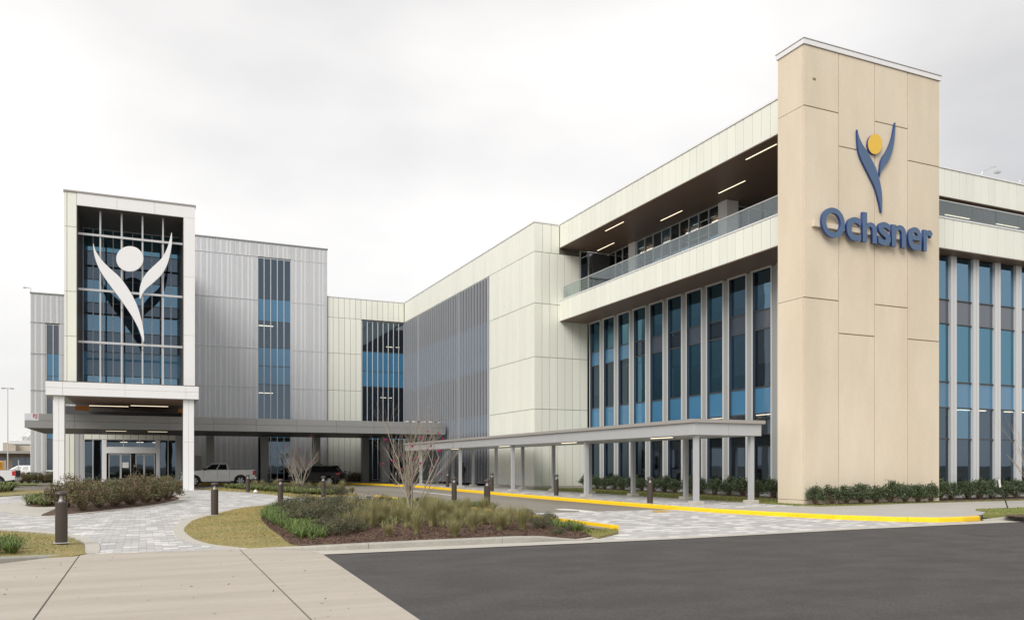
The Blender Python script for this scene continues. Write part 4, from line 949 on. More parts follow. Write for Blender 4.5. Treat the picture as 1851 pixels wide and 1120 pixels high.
# azaleas in the left bed
for k, (px, py) in enumerate(((118, 917), (148, 921), (178, 917), (207, 914), (236, 911), (262, 908), (285, 905), (302, 902), (135, 905), (170, 903), (205, 901), (240, 900), (272, 898), (300, 897))):
    p = gz(px, py, .09); put(azal[k % 4], p, rnd.uniform(0, 6.2), rnd.uniform(.86, 1.08), 'olive and bronze leaved azalea in the mulch bed before the porte-cochere', 'azaleas in the entrance bed')
# hedge by the left block, far planting
for k in range(9):
    put(azal[(k+1) % 4], (-10.4+k*.62, 88.6, .06), k*1.1, .95, 'low dark shrub in the row below the low corrugated block', 'shrubs below the low corrugated block')
for k in range(5):
    p = gz(628+9*k, 869.5, .15); put(azal[(k) % 4], (p[0], 78.9, .15), k*1.7, (.5, .5, .85), 'thin leggy shrub against the cream link wall', 'leggy shrubs by the cream wall')

# ornamental grasses
def make_clump(seed, h, r, nb, m, m2):
    rng = random.Random(seed); root = thing('plant_clump', 'x', 'plant', local=True)
    for mm, cnt in ((m, nb), (m2, nb//3)):
        V = []; Fc = []
        for _ in range(cnt):
            a = rng.uniform(0, 6.28); b0 = rng.uniform(0, .09); x0, y0 = b0*math.cos(a), b0*math.sin(a); hh = h*rng.uniform(.5, 1.1); out_ = r*rng.random()**.8*rng.uniform(.5, 1.2); w0 = rng.uniform(.0025, .0045)
            sx, sy = -math.sin(a+rng.uniform(-1, 1)), math.cos(a); k = len(V); pts = []
            for q in range(4):
                t = q/3; rr = out_*t**1.7; z = hh*(t-.22*t**3*out_/max(r, .01)); ww = w0*(1-.8*t); px, py = x0+math.cos(a)*rr, y0+math.sin(a)*rr
                V += [(px-sx*ww, py-sy*ww, z), (px+sx*ww, py+sy*ww, z)]
            Fc += [(k, k+1, k+3, k+2), (k+2, k+3, k+5, k+4), (k+4, k+5, k+7, k+6)]
        mb = MB(); mb.v, mb.f, mb.m = V, Fc, [0]*len(Fc); mb.build('blades' if mm is m else 'seed_stalks', mm, root)
    return root
wisp = [make_clump(40+i, (.85, .7, .95, .6)[i], (.50, .55, .42, .46)[i], 620, M_wisp, M_wispt) for i in range(4)]
spots = [(659, 957), (702, 968.5), (753, 966), (821, 971), (855, 959), (903, 959), (780, 952), (907, 955), (944, 957), (914, 943), (735, 952), (690, 950), (838, 946), (872, 948), (645, 948), (625, 955), (928, 938),
         (665, 940), (700, 938), (725, 936), (790, 938), (815, 936), (845, 934), (880, 936), (680, 930), (715, 928), (765, 931), (800, 927), (830, 926), (860, 927), (890, 929), (650, 930), (635, 938), (905, 931), (672, 952), (718, 945), (758, 944), (800, 946), (825, 955), (742, 938), (695, 944), (660, 922), (700, 920), (735, 919), (775, 920), (810, 919), (845, 919), (875, 921), (920, 948), (885, 942)]
for k, (px, py) in enumerate(spots):
    p = gz(px, py, .12); put(wisp[(k*7) % 4], (p[0], p[1], z_isl(p[0], p[1])+.01), rnd.uniform(0, 6.2), rnd.uniform(.5, .88), 'wispy olive ornamental grass clump in the roadside mulch bed', 'ornamental grasses in the roadside bed')
for k in range(20):
    t = k/19; x, y = 6.9+3.7*t+rnd.uniform(-.3, .3), 60.5-14*t+rnd.uniform(-1, 1)
    put(wisp[(k*5) % 4], (x+.2, y, .12), rnd.uniform(0, 6.2), rnd.uniform(.6, .9), 'wispy ornamental grass clump in the bed beside the drop-off lane', 'ornamental grasses by the drop-off lane')
# low mounded shrubs
low = [make_shrub('low_shrub', 60+i, .5, .5, M_jun, 60, 30, .07, .06, .02, lm2=M_junb) for i in range(3)]
for k, (px, py) in enumerate(((520, 925), (545, 920), (570, 918), (595, 916), (620, 914), (530, 936), (556, 932), (582, 929), (608, 926), (545, 948), (572, 945), (600, 942), (625, 938), (590, 958), (615, 955), (640, 962), (605, 967), (640, 945), (640, 920), (665, 917), (690, 915))):
    p = gz(px, py, .12); put(low[k % 3], (p[0], p[1], z_isl(p[0], p[1])), rnd.uniform(0, 6.2), rnd.uniform(.85, 1.15)*(1. if py < 950 else .72), 'low mounded grey green shrub beside the dormant lawn', 'low mounded shrubs by the lawn')
for k, (px, py, s_) in enumerate(((963, 940, .75), (992, 943, .8), (980, 953, .8), (1007, 966, .5), (950, 930, .7), (1030, 955, .45))):
    p = gz(px, py, .1); put(low[(k+1) % 3], (p[0], p[1], z_isl(p[0], p[1])), k, s_*.8, 'small dark rounded shrub in bare mulch by the inner yellow kerb', 'small shrubs by the inner kerb')
for k in range(26):
    t = k/25; x, y = 6.4+3.6*t+rnd.uniform(-.35, .35), 58.5-13.5*t+rnd.uniform(-1.2, .6)
    put(low[k % 3], (x, y, .1), k, rnd.uniform(.7, 1.), 'low dark shrub in front of the grasses by the drop-off lane', 'low shrubs by the drop-off lane')
# strap-leaved ground cover: nobody could count it
def straps(name, poly, zf, n, h, wdt, m, label, seed=3):
    rng = random.Random(seed); V = []; Fc = []; xs = [p[0] for p in poly]; ys = [p[1] for p in poly]; c = 0; tries = 0
    while c < n and tries < n*30:
        tries += 1; x, y = rng.uniform(min(xs), max(xs)), rng.uniform(min(ys), max(ys))
        if not inside(poly, x, y): continue
        c += 1; z = zf(x, y); hh0 = h*rng.uniform(.7, 1.2)
        for _ in range(20):
            a = rng.uniform(0, 6.28); o_ = hh0*rng.uniform(.3, 1.2); hh = hh0*rng.uniform(.6, 1.1); sx, sy = -math.sin(a)*wdt, math.cos(a)*wdt; k = len(V)
            for t, zz_ in ((0, 0), (.45, .75), (.8, 1.), (1.15, .72)):
                ww = 1-.75*max(0, t-.3); V += [(x+math.cos(a)*o_*t-sx*ww, y+math.sin(a)*o_*t-sy*ww, z+hh*zz_), (x+math.cos(a)*o_*t+sx*ww, y+math.sin(a)*o_*t+sy*ww, z+hh*zz_)]
            Fc += [(k, k+1, k+3, k+2), (k+2, k+3, k+5, k+4), (k+4, k+5, k+7, k+6)]
    mb = MB(); mb.v, mb.f, mb.m = V, Fc, [0]*len(Fc); return mb.build(name, m, kind='stuff', label=label, cat='ground cover')
gp = lambda pts, z=.1: [gz(x, y, z)[:2] for x, y in pts]
straps('strap_leaf_cover', gp([(474, 939), (480, 927), (500, 918), (516, 922), (540, 940), (578, 957), (590, 972), (560, 981), (530, 969), (500, 953)]), z_isl, 300, .24, .0065, M_strap, 'bright green strap leaves edging the dormant lawn')
straps('strap_leaf_cover', gp([(1000, 942), (1030, 946), (1062, 955), (1066, 962), (1040, 957), (1000, 950)]), z_isl, 40, .2, .0065, M_strap, 'green strap leaves by the inner yellow kerb', 5)
straps('strap_leaf_cover', gp([(690, 905), (760, 906), (860, 912), (900, 918), (860, 922), (760, 914), (690, 912)]), z_isl, 120, .25, .014, M_liri, 'low green cover behind the ornamental grasses', 6)
straps('strap_leaf_cover', [(5.0, 60.5), (6.6, 54), (8.0, 46.5), (9.0, 43.8), (9.8, 44.5), (8.8, 48), (7.6, 54), (6.2, 60)], lambda x, y: .12, 260, .3, .018, M_liri, 'green ground cover beside the far end of the paver path', 7)
straps('strap_leaf_cover', gp([(46, 912), (60, 905), (100, 903), (112, 908), (104, 914), (70, 914)], .06), lambda x, y: .08, 90, .34, .016, M_liri, 'rounded green cover at the end of the entrance bed', 8)
straps('strap_leaf_cover', gp([(-30, 985), (20, 985), (36, 992), (30, 1000), (-30, 1004)], .07), lambda x, y: .07, 50, .22, .0065, M_strap, 'bright green strap leaves on the roadside lawn', 9)
straps('strap_leaf_cover', gp([(-30, 884), (18, 884), (25, 887), (0, 890), (-30, 890)], .05), lambda x, y: .05, 60, .5, .03, M_liri, 'green cover beyond the plaza behind the white pickup', 10)
straps('strap_leaf_cover', gp([(640, 945), (650, 912), (760, 912), (900, 922), (925, 940), (890, 950), (780, 958), (690, 962)]), z_isl, 420, .22, .004, M_wisp, 'sparse low olive undergrowth between the ornamental grasses', 12)
# mulch chips
def chips(poly, zf, n, name='mulch_chips', seed=2, label=None):
    rng = random.Random(seed); V = []; Fc = []; xs = [p[0] for p in poly]; ys = [p[1] for p in poly]
    for _ in range(n):
        x, y = rng.uniform(min(xs), max(xs)), rng.uniform(min(ys), max(ys))
        if not inside(poly, x, y): continue
        a = rng.uniform(0, 6.28); l, w_ = rng.uniform(.008, .028), rng.uniform(.004, .01); z = zf(x, y)+rng.uniform(.0, .012); dx, dy = math.cos(a)*l, math.sin(a)*l; k = len(V); t = rng.uniform(-.015, .025)
        V += [(x-dx-dy*.2, y-dy+dx*.2, z), (x-dx+dy*.2, y-dy-dx*.2, z+.006), (x+dx+dy*.2, y+dy-dx*.2, z+t+.006), (x+dx-dy*.2, y+dy+dx*.2, z+t)]; Fc.append((k, k+1, k+2, k+3))
    mb = MB(); mb.v, mb.f, mb.m = V, Fc, [0]*len(Fc); mb.build(name, M_chip, kind='stuff', label=label, cat='mulch')
chips([p for p in bed1 if p[1] < 30]+[], lambda x, y: z_isl(x, y)+.018, 60000, label='brown bark chips covering the roadside bed')
chips(bedL, lambda x, y: .03+.08*sm(bdist(bedL, x, y)/.7), 9000, seed=4, label='brown bark chips covering the entrance bed')

# bare multi-stem magnolias with a few flowers
def magnolia(label, loc, H, spread, seed, nst, nfl):
    rng = random.Random(seed); root = thing('magnolia_tree', label, 'tree', loc, local=True)
    segs = []; tips = []
    def grow(p, d, l, r, dep):
        pts = [tuple(p)]; rs = [r]; q = Vector(p); dd = Vector(d); k = 4
        for i in range(k):
            dd = (dd+Vector((rng.gauss(0, .10), rng.gauss(0, .10), rng.gauss(.05 if dep < 2 else .16, .06)))).normalized(); q = q+dd*(l/k); pts.append(tuple(q)); rs.append(max(r*(1-.62*(i+1)/k), .0022))
        segs.append((dep, pts, rs))
        if dep >= 4 or r < .0035: tips.append(pts[-1]); return
        n = rng.choice((2, 3, 3)) if dep else rng.choice((4, 5))
        for _ in range(n):
            t = rng.uniform(.3, 1.); i = min(int(t*k), k-1); b = Vector(pts[i]).lerp(Vector(pts[i+1]), t*k-i); a = rng.uniform(0, 6.28)
            nd = (dd*1.0+Vector((math.cos(a), math.sin(a), rng.uniform(-.1, .3)))*rng.uniform(.5, .95)).normalized()
            grow(b, nd, l*rng.uniform(.5, .78), max(rs[i]*rng.uniform(.48, .64), .0024), dep+1)
    for s_ in range(nst):
        a = 6.28*s_/nst+rng.uniform(-.3, .3); le = rng.uniform(.1, .62)*spread
        grow((math.cos(a)*.06, math.sin(a)*.06, -.05), Vector((math.cos(a)*le, math.sin(a)*le, 1)).normalized(), H*rng.uniform(.4, .52), rng.uniform(.022, .036), 0)
    zm = max(t[2] for t in tips); f = H/zm
    tr = MB(); tw = MB()
    for dep, pts, rs in segs:
        pts = [(x, y, z*f) for x, y, z in pts]; (tr if dep < 1 else tw).tube(pts, rs, 6 if dep < 2 else 3, cap=False)
    tr.build('trunk', M_bark, root, smooth=True); tw.build('branches', M_bark, root, smooth=True)
    for _ in range(nfl):
        x, y, z = rng.choice(tips); z *= f*rng.uniform(.55, .95); c = (x*.9, y*.9, z); fb = MB()
        for j in range(6):
            a = j*1.047; d = Vector((math.cos(a)*.5, math.sin(a)*.5, 1)); s_ = Vector((-math.sin(a), math.cos(a), 0))*.028; p = Vector(c)
            fb.add([tuple(p), tuple(p+d*.05+s_), tuple(p+d*.085), tuple(p+d*.05-s_)], [(0, 1, 2, 3)])
        fb.build('flower', M_flower, root)
    return root
p = gz(742, 930, .13); magnolia('bare multi stemmed magnolia with scattered magenta flowers among ornamental grasses', (p[0], p[1], .1), 4.3, .95, 5, 9, 22)
p = (7.6, 50.6, .1); p = gz(541, 888, .12); magnolia('smaller bare magnolia before the black car', (p[0], p[1], .1), 3.6, .85, 11, 7, 9)
p = gz(1868, 932, .17); magnolia('bare young magnolia on the green lawn at the pavement corner', (p[0], p[1], .16), 3.6, .75, 17, 5, 0)
sheet('mulch_ring', ell(p[0], p[1], .75, .75), .178, M_mulch, .02)
st = thing('tree_stake', 'leaning green steel stake on the green lawn', 'stake', gz(1822, 918, .16)); a = gz(1822, 918, .16); t2 = (a[0]-.35, a[1]+.05, .95)
MB().tube([a, t2], .022, 6).build('post', mat('stake_green', (.02, .04, .03), .5), st); MB().tube([(t2[0], t2[1], t2[2]-.02), (t2[0]-.05, t2[1], 1.2)], .035, 6).build('tie_tube', M_pvc, st)

# ================================================================== BOLLARDS
def make_bollard():
    root = thing('bollard_light', 'x', 'bollard', local=True)
    MB().lathe([(.165, 0), (.165, .012), (.13, .016)], 20).build('base_plate', M_alu, root)
    MB().lathe([(.118, .01), (.118, .845), (.112, .86), (.07, .865)], 24).build('post', M_bronze, root, smooth=False)
    hd = MB().lathe([(.06, .86), (.05, .90), (.035, .93), (.035, .99)], 16).build('lamp_core', M_lens, root)
    for k in range(4):
        a = k*math.pi/2+.4; MB().tube([(.1*math.cos(a), .1*math.sin(a), .855), (.1*math.cos(a), .1*math.sin(a), 1.01)], .011, 6).build('strut', M_bronze, root)
    MB().lathe([(.118, 1.0), (.122, 1.03), (.11, 1.06), (.07, 1.085), (.02, 1.09)], 24).build('cap', M_bronze, root, smooth=True)
    return root
bo = make_bollard(); first = [True]
def bollard(loc, label, group=None):
    o = bo if first[0] else dup(bo, loc); first[0] = False; o.location = loc; o['label'] = label
    if group: o['group'] = group
    return o
for px, py, z, lb in ((111, 980.5, .08, 'bronze bollard light on the roadside lawn before the entrance bed'), (388, 930.5, .05, 'bronze bollard light at the rim of the kidney shaped dormant lawn'),
        (507, 910.5, .04, 'bronze bollard light between the paver path and the dormant lawn tip'), (448, 889.5, .07, 'bronze bollard light on the grass strip behind the silver pickup'),
        (584.5, 899, .09, 'bronze bollard light on the grass strip before the black car'), (741, 908, .1, 'bronze bollard light directly behind the flowering magnolia trunk'),
        (821, 906, .1, 'bronze bollard light in the bed beside the lane, next after the magnolia'), (880.5, 919, .1, 'bronze bollard light in the bed by the inner yellow kerb'),
        (1005.5, 895.5, .155, 'bronze bollard light on the paved walk before the cream block corner'), (1175, 909.5, .155, 'bronze bollard light on the paved walk before the tall windows'),
        (889, 887.5, .155, 'bronze bollard light on the paved walk before the louvre end'), (809, 880, .155, 'bronze bollard light on the paved walk before the louvres'),
        (716, 876.5, .155, 'bronze bollard light behind the yellow kerb near the louvre corner'), (486, 873.3, .155, 'bronze bollard light beside a dark canopy column'), (624, 872.6, .155, 'bronze bollard light just past the rear of the black car')):
    bollard(gz(px, py, z), lb, 'bollard lights')
for px, py in ((612, 906), (632, 909)):
    p = gz(px, py, .1); o = MB().lathe([(.1, 0), (.1, .05), (.06, .09), (.02, .1)], 9, p[:2]).build('marker_stone', M_fwhite); o.location = (0, 0, .1)
    tag(o, 'small pale stone among the low shrubs by the path end', 'stone', 'pale stones by the path')
p = gz(462, 889, .1); o = MB().lathe([(.13, 0), (.12, .07), (.05, .14), (.02, .16)], 9, p[:2]).build('marker_stone', M_fwhite); o.location = (0, 0, .1); tag(o, 'white pointed stone on the grass strip beside a bollard', 'stone')
pv = gz(126, 884, .05); vp = MB().tube([(pv[0], 63, 0), (pv[0], 63, .5), (pv[0]+.05, 63, .64), (pv[0]+.2, 63, .7), (pv[0]+.34, 63, .62), (pv[0]+.36, 63, .5)], .06, 10).build('vent_pipe', M_pvc, smooth=True)
tag(vp, 'white hooked vent pipe beside the porte-cochere column', 'pipe')

# ================================================================== VEHICLES
def wheel(root, x, y, r, wd, side):
    o = MB().lathe([(r*.72, -wd/2), (r*.95, -wd/2), (r, -wd*.3), (r, wd*.3), (r*.95, wd/2), (r*.72, wd/2)], 28, cap=False).build('wheel', M_tyre, root, smooth=False)
    o.rotation_euler = (R(90), 0, 0); o.location = (x, y, r)
    rim = MB().lathe([(r*.70, -wd*.35), (r*.70, wd*.35)], 24); rimo = link('rim', rim.mesh('rim', M_trim), None); rimo.parent = o
    for k in range(6):
        a = k*math.pi/3; sp = MB(); c, s_ = math.cos(a), math.sin(a)
        pts = [(.08*r, -.09*r), (.66*r, -.15*r), (.66*r, .15*r), (.08*r, .09*r)]
        f = lambda u, v, z: (u*c-v*s_, u*s_+v*c, z)
        for zz_ in (1, -1):
            z0, z1 = wd*.36*zz_, wd*.44*zz_
            sp.add([f(u, v, z0) for u, v in pts]+[f(u, v, z1) for u, v in pts], [(0, 1, 2, 3), (4, 7, 6, 5), (0, 4, 5, 1), (1, 5, 6, 2), (2, 6, 7, 3), (3, 7, 4, 0)])
        so_ = link('spoke', sp.mesh('spoke', M_rim), None); so_.parent = o
    ro = link('rim_ring', MB().lathe([(r*.70, -wd*.46), (r*.73, -wd*.46), (r*.73, wd*.46), (r*.70, wd*.46)], 24, cap=False).mesh('rim_ring', M_rim), None); ro.parent = o
    return o
def arch(cx, r, n=9): return [(cx-r*math.cos(math.pi*i/n), .42+r*math.sin(math.pi*i/n)*1.02) for i in range(n+1)]
def body(root, prof, hw, paint, name='body', bevel=.05):
    prof = prof[::-1] if sum(prof[i-1][0]*prof[i][1]-prof[i][0]*prof[i-1][1] for i in range(len(prof))) < 0 else prof
    o = MB().prism(prof, lambda x, z: (x, hw, z), lambda x, z: (x, -hw, z)).build(name, paint, root, bevel=bevel); return o
def greenhouse(root, b, t, zb, zt, wb, wt, paint, sidewins, vw=(.10, .86)):
    """b,t: (rear x, front x) at belt and roof"""
    P = [(b[0], -wb), (b[1], -wb), (b[1], wb), (b[0], wb)]; Tt = [(t[0], -wt), (t[1], -wt), (t[1], wt), (t[0], wt)]
    o = MB().add([(x, y, zb) for x, y in P]+[(x, y, zt) for x, y in Tt], [(0, 3, 2, 1), (4, 5, 6, 7), (0, 1, 5, 4), (1, 2, 6, 5), (2, 3, 7, 6), (3, 0, 4, 7)]).build('cab', paint, root, bevel=.06)
    v0, v1 = vw
    def pt(u, v, s_):
        x = (b[0]+(b[1]-b[0])*u)*(1-v)+(t[0]+(t[1]-t[0])*u)*v; y = (wb*(1-v)+wt*v+.006)*s_; return (x, y, zb+(zt-zb)*v)
    for s_ in (-1, 1):
        for (u0, u1, q0, q1) in sidewins:    # bottom and top spans
            vs = [pt(u0, v0, s_), pt(u1, v0, s_), pt(q1, v1, s_), pt(q0, v1, s_)]
            MB().add(vs, [(0, 1, 2, 3) if s_ < 0 else (3, 2, 1, 0)]).build('side_window', M_carglass, root)
    for nm, e, d in (('windscreen', 1, .008), ('rear_window', 0, -.008)):
        vs = []
        for v, f in ((.12, .86), (.12, -.86), (.9, -.84), (.9, .84)):
            x = b[e]*(1-v)+t[e]*v+d; vs.append((x, (wb*(1-v)+wt*v)*f, zb+(zt-zb)*v+.004))
        MB().add(vs, [(0, 1, 2, 3) if e == 0 else (3, 2, 1, 0)]).build(nm, M_carglass, root)
    return o
def make_pickup(label, loc, rz, paint):
    r_ = thing('pickup_truck', label, 'pickup', loc, rz, local=True)
    prof = [(-2.90, .62)]+[(-2.25, .50)]+arch(-1.74, .50)+[(-1.1, .42), (1.3, .42)]+arch(1.92, .50)+[(2.55, .45), (2.86, .50), (2.93, .62), (2.93, 1.02), (2.86, 1.16), (2.4, 1.22), (1.45, 1.30), (.4, 1.31), (-.86, 1.32), (-.90, 1.34), (-2.92, 1.35), (-2.93, .78)]
    b_ = body(r_, prof, 1.0, paint)
    for s_ in (-1, 1):
        for c in (-1.74, 1.92):
            ap = [(c-(.53)*math.cos(math.pi*i/14), .42+.53*math.sin(math.pi*i/14)) for i in range(15)]; ai = [(c-(.44)*math.cos(math.pi*i/14), .42+.44*math.sin(math.pi*i/14)) for i in range(15)]
            mb = MB(); vs = [(x, s_*1.004, z) for x, z in ap]+[(x, s_*1.004, z) for x, z in ai]; mb.add(vs, [(i, i+1, 16+i, 15+i) for i in range(14)]); mb.build('wheel_arch', M_trim, b_)
    MB().box(-2.86, -.95, -.9, .9, 1.36, 1.372).build('bed_cover', M_trim, r_)
    greenhouse(r_, (-.88, 1.40), (-.70, .42), 1.30, 1.90, .93, .76, paint, ((.08, .46, .10, .47), (.50, .93, .515, .94)))
    for s_ in (-1, 1):
        for x in (-.86, .12, 1.22): MB().box(x-.006, x+.006, s_*1.001-.002, s_*1.001+.002, .55, 1.30).build('door_seam', M_trim, r_)
        for x in (-.62, .36): MB().box(x-.1, x+.1, s_*1.0-.018, s_*1.0+.018, 1.10, 1.14).build('door_handle', M_chrome, r_)
        MB().box(1.02, 1.20, s_*1.0-.02 if s_ > 0 else -1.24, 1.24 if s_ > 0 else -.98, 1.30, 1.50).build('mirror', M_trim, r_, bevel=.03)
        MB().box(-2.945, -2.72, s_*.90-.115+.0 if s_ > 0 else -1.012, 1.012 if s_ > 0 else -.785, .92, 1.28).build('tail_lamp', M_red, r_, bevel=.015)
        MB().box(2.70, 2.945, .70 if s_ > 0 else -1.012, 1.012 if s_ > 0 else -.70, .88, 1.10).build('headlight', M_lens, r_, bevel=.02)
        MB().box(-.95, 1.28, s_*.99-.03, s_*.99+.03, .36, .46).build('running_board', M_chrome, r_)
        for x in (-1.74, 1.92): wheel(r_, x, s_*.86, .41, .28, s_)
    MB().box(2.92, 2.955, -.66, .66, .72, 1.12).build('grille', M_chrome, r_, bevel=.01); MB().box(2.80, 3.0, -.98, .98, .46, .66).build('front_bumper', M_chrome, r_, bevel=.04)
    MB().box(-3.06, -2.85, -.96, .96, .55, .75).build('rear_bumper', M_chrome, r_, bevel=.03); MB().box(-2.6, 2.6, -.80, .80, .32, .55).build('chassis', M_trim, r_)
    MB().box(-2.94, -2.935, -.75, .75, .84, 1.28).build('tailgate_seam', M_trim, r_)
    return r_
def make_suv(label, loc, rz, paint, group=None, L=4.65, H=1.68):
    r_ = thing('parked_car', label, 'car', loc, rz, group, local=True); k = L/4.65
    prof = [(x*k, z) for x, z in [(-2.28, .55), (-2.0, .40)]+arch(-1.38, .42)+[(-.9, .32), (.9, .32)]+arch(1.38, .42)+[(1.95, .38), (2.25, .48), (2.31, .68), (2.22, .88), (1.7, 1.02), (1.0, 1.08), (-1.4, 1.12), (-2.22, 1.10), (-2.32, .95), (-2.32, .66)]]
    b_ = body(r_, prof, .90, paint, bevel=.07)
    g_ = greenhouse(r_, (-2.2*k, 1.15*k), (-1.75*k, .15*k), 1.08, H, .86, .66, paint, ((.05, .22, .12, .24), (.25, .54, .27, .56), (.57, .93, .59, .92)))
    for s_ in (-1, 1):
        MB().tube([(-1.6*k, s_*.60, H+.04), (.0, s_*.60, H+.05)], .02, 6).build('roof_rail', M_alu, r_)
        MB().box(-2.335*k, -1.95*k, .66 if s_ > 0 else -.915, .915 if s_ > 0 else -.66, .92, 1.08).build('tail_lamp', M_red, r_, bevel=.03)
        MB().box(1.85*k, 2.29*k, .6 if s_ > 0 else -.91, .91 if s_ > 0 else -.6, .76, .90).build('headlight', M_lens, r_, bevel=.03)
        MB().box(.88*k, 1.02*k, .9 if s_ > 0 else -1.06, 1.06 if s_ > 0 else -.9, 1.06, 1.2).build('mirror', paint, r_, bevel=.03)
        for x in (-.35, .6): MB().box(x*k-.09, x*k+.09, s_*.905-.012, s_*.905+.012, .92, .95).build('door_handle', paint, r_)
        MB().box(-.95*k, .95*k, s_*.9-.012, s_*.9+.012, .33, .46).build('sill_trim', M_trim, r_)
        for x in (-1.38*k, 1.38*k): wheel(r_, x, s_*.79, .36, .23, s_)
    MB().box(-2.38*k, -2.2*k, -.86, .86, .42, .62).build('rear_bumper', M_trim, r_, bevel=.04); MB().box(2.26*k, 2.33*k, -.5, .5, .5, .68).build('grille', M_trim, r_)
    MB().box(-1.95*k, -1.7*k, -.6, .6, H-.02, H+.03).build('spoiler', paint, r_, bevel=.02); MB().box(-2.0*k, 2.0*k, -.7, .7, .24, .4).build('chassis', M_trim, r_)
    return r_
make_pickup('silver crew cab pickup stopped under the grey canopy', (5.75, 73.6, 0), R(180), M_silver)
make_pickup('white pickup seen from its tail beside the low corrugated block', (-12.0, 75.4, 0), R(176), M_wpaint)
su = make_suv('black car with red tail lamps parked behind the small magnolia', (14.0, 73.2, 0), R(152), M_blackp)
MB().box(-.5, -.25, -.1, .1, 1.72, 1.84).box(-.9, -.75, -.06, .06, 1.72, 1.78).build('roof_gear', M_trim, su, bevel=.03)
for k, (px, Y, mt, lb) in enumerate(((36, 128, M_silver, 'silver car parked far off by the low tan building'), (50, 136, M_wpaint, 'white car parked far off behind the silver one'))):
    p = onY(px, 850, Y); make_suv(lb, (p[0], Y, 0), R(170), mt, 'cars in the far lot')

# ================================================================== PEOPLE
def skinned(name, joints, edges, radii, mats, assign, parent, loc, rz, sub_=1):
    me = bpy.data.meshes.new(name); me.from_pydata(joints, edges, []); ob = bpy.data.objects.new('tmp', me); C.objects.link(ob)
    ob.modifiers.new('s', 'SKIN'); sv = me.skin_vertices[0].data
    for i, r in enumerate(radii): sv[i].radius = r if isinstance(r, tuple) else (r, r)
    sv[0].use_root = True
    ss = ob.modifiers.new('ss', 'SUBSURF'); ss.levels = sub_+1; ss.render_levels = sub_+1
    dg = bpy.context.evaluated_depsgraph_get(); dg.update(); m2 = bpy.data.meshes.new_from_object(ob.evaluated_get(dg)); bpy.data.objects.remove(ob)
    m2.materials.clear()
    for m in mats: m2.materials.append(m)
    m2.polygons.foreach_set('material_index', [assign(p.center) for p in m2.polygons]); m2.polygons.foreach_set('use_smooth', [True]*len(m2.polygons)); m2.update()
    return link(name, m2, parent)
def person(label, loc, rz, mats, arms, legs, assign, hair_long=False):
    root = thing('person', label, 'person', loc, rz, local=True)
    # x forward, y left
    J = [(0, 0, .95), (0, 0, 1.12), (.01, 0, 1.32), (.0, 0, 1.45), (.02, 0, 1.53), (.03, 0, 1.64), (.03, 0, 1.72)]
    E2 = [(0, 1), (1, 2), (2, 3), (3, 4), (4, 5), (5, 6)]; Rr = [(.15, .12), (.14, .11), (.17, .12), (.10, .08), .055, (.085, .10), .07]
    for s_, (el, wr, ft) in zip((1, -1), arms):
        k = len(J); J += [(0, s_*.18, 1.42), el, wr, ft]; E2 += [(3, k), (k, k+1), (k+1, k+2), (k+2, k+3)]; Rr += [.065, .048, .036, .03]
    for s_, (kn, an, to) in zip((1, -1), legs):
        k = len(J); J += [(0, s_*.09, .86), kn, an, to]; E2 += [(0, k), (k, k+1), (k+1, k+2), (k+2, k+3)]; Rr += [.092, .062, .045, .04]
    skinned('body', J, E2, Rr, mats, assign, root, loc, rz)
    hr = MB(); prof = [(.0, 1.765), (.05, 1.755), (.085, 1.72), (.098, 1.66), (.092, 1.62 if not hair_long else 1.50)]
    hr.lathe(prof[::-1], 14, (.012, 0)).build('hair', M_hair, root, smooth=True)
    MB().box(.115, .14, -.015, .015, 1.615, 1.65).build('nose', M_skin, root, bevel=.008)
    return root
def asg_off(c): 
    if c.z > 1.49: return 0
    if c.z < .08: return 2
    if c.x > .16 and 1.0 < c.z < 1.25 and abs(c.y) > .1: return 0
    return 1
p = gz(243, 873.5, .15); pd = person('officer in dark uniform walking with a dog by the entrance doors', (onY(243, 860, 81.5)[0], 81.5, .15), R(0), [M_skin, M_navy, M_trim],
    (((.06, .24, 1.18), (.27, .2, 1.12), (.36, .17, 1.12)), ((-.02, -.25, 1.18), (.2, -.22, 1.05), (.28, -.2, 1.04))), (((.2, .1, .52), (.12, .1, .09), (.27, .1, .045)), ((-.08, -.1, .5), (-.28, -.1, .14), (-.16, -.1, .05))), asg_off)
def asg_w(c):
    if c.z > 1.5: return 0
    if c.z < .10: return 2
    return 1
p = gz(836, 879.5, .155); person('walker in black clothes with pale pink shoes beside a canopy post', (p[0], p[1], .155), R(100), [M_skin, M_blackc, M_pink],
    (((-.05, .24, 1.18), (.05, .25, .95), (.08, .24, .86)), ((.05, -.24, 1.18), (.15, -.22, .97), (.2, -.2, .88))), (((.16, .09, .5), (.05, .09, .1), (.2, .09, .05)), ((-.03, -.09, .5), (-.2, -.09, .12), (-.08, -.09, .05))), asg_w, True)
dg_ = thing('dog', 'tan and black police dog standing beside the officer', 'dog', (onY(243, 860, 81.3)[0]+1.0, 81.3, .15), R(0), local=True)
J = [(0, 0, .52), (-.3, 0, .50), (-.42, 0, .48), (.25, 0, .52), (.38, 0, .60), (.48, 0, .70), (.58, 0, .70), (.72, 0, .66), (-.6, 0, .40), (-.72, 0, .28)]
Ed = [(0, 1), (1, 2), (0, 3), (3, 4), (4, 5), (5, 6), (6, 7), (2, 8), (8, 9)]; Rd = [(.11, .12), (.10, .11), (.08, .09), (.12, .15), .095, .085, .085, .045, .035, .022]
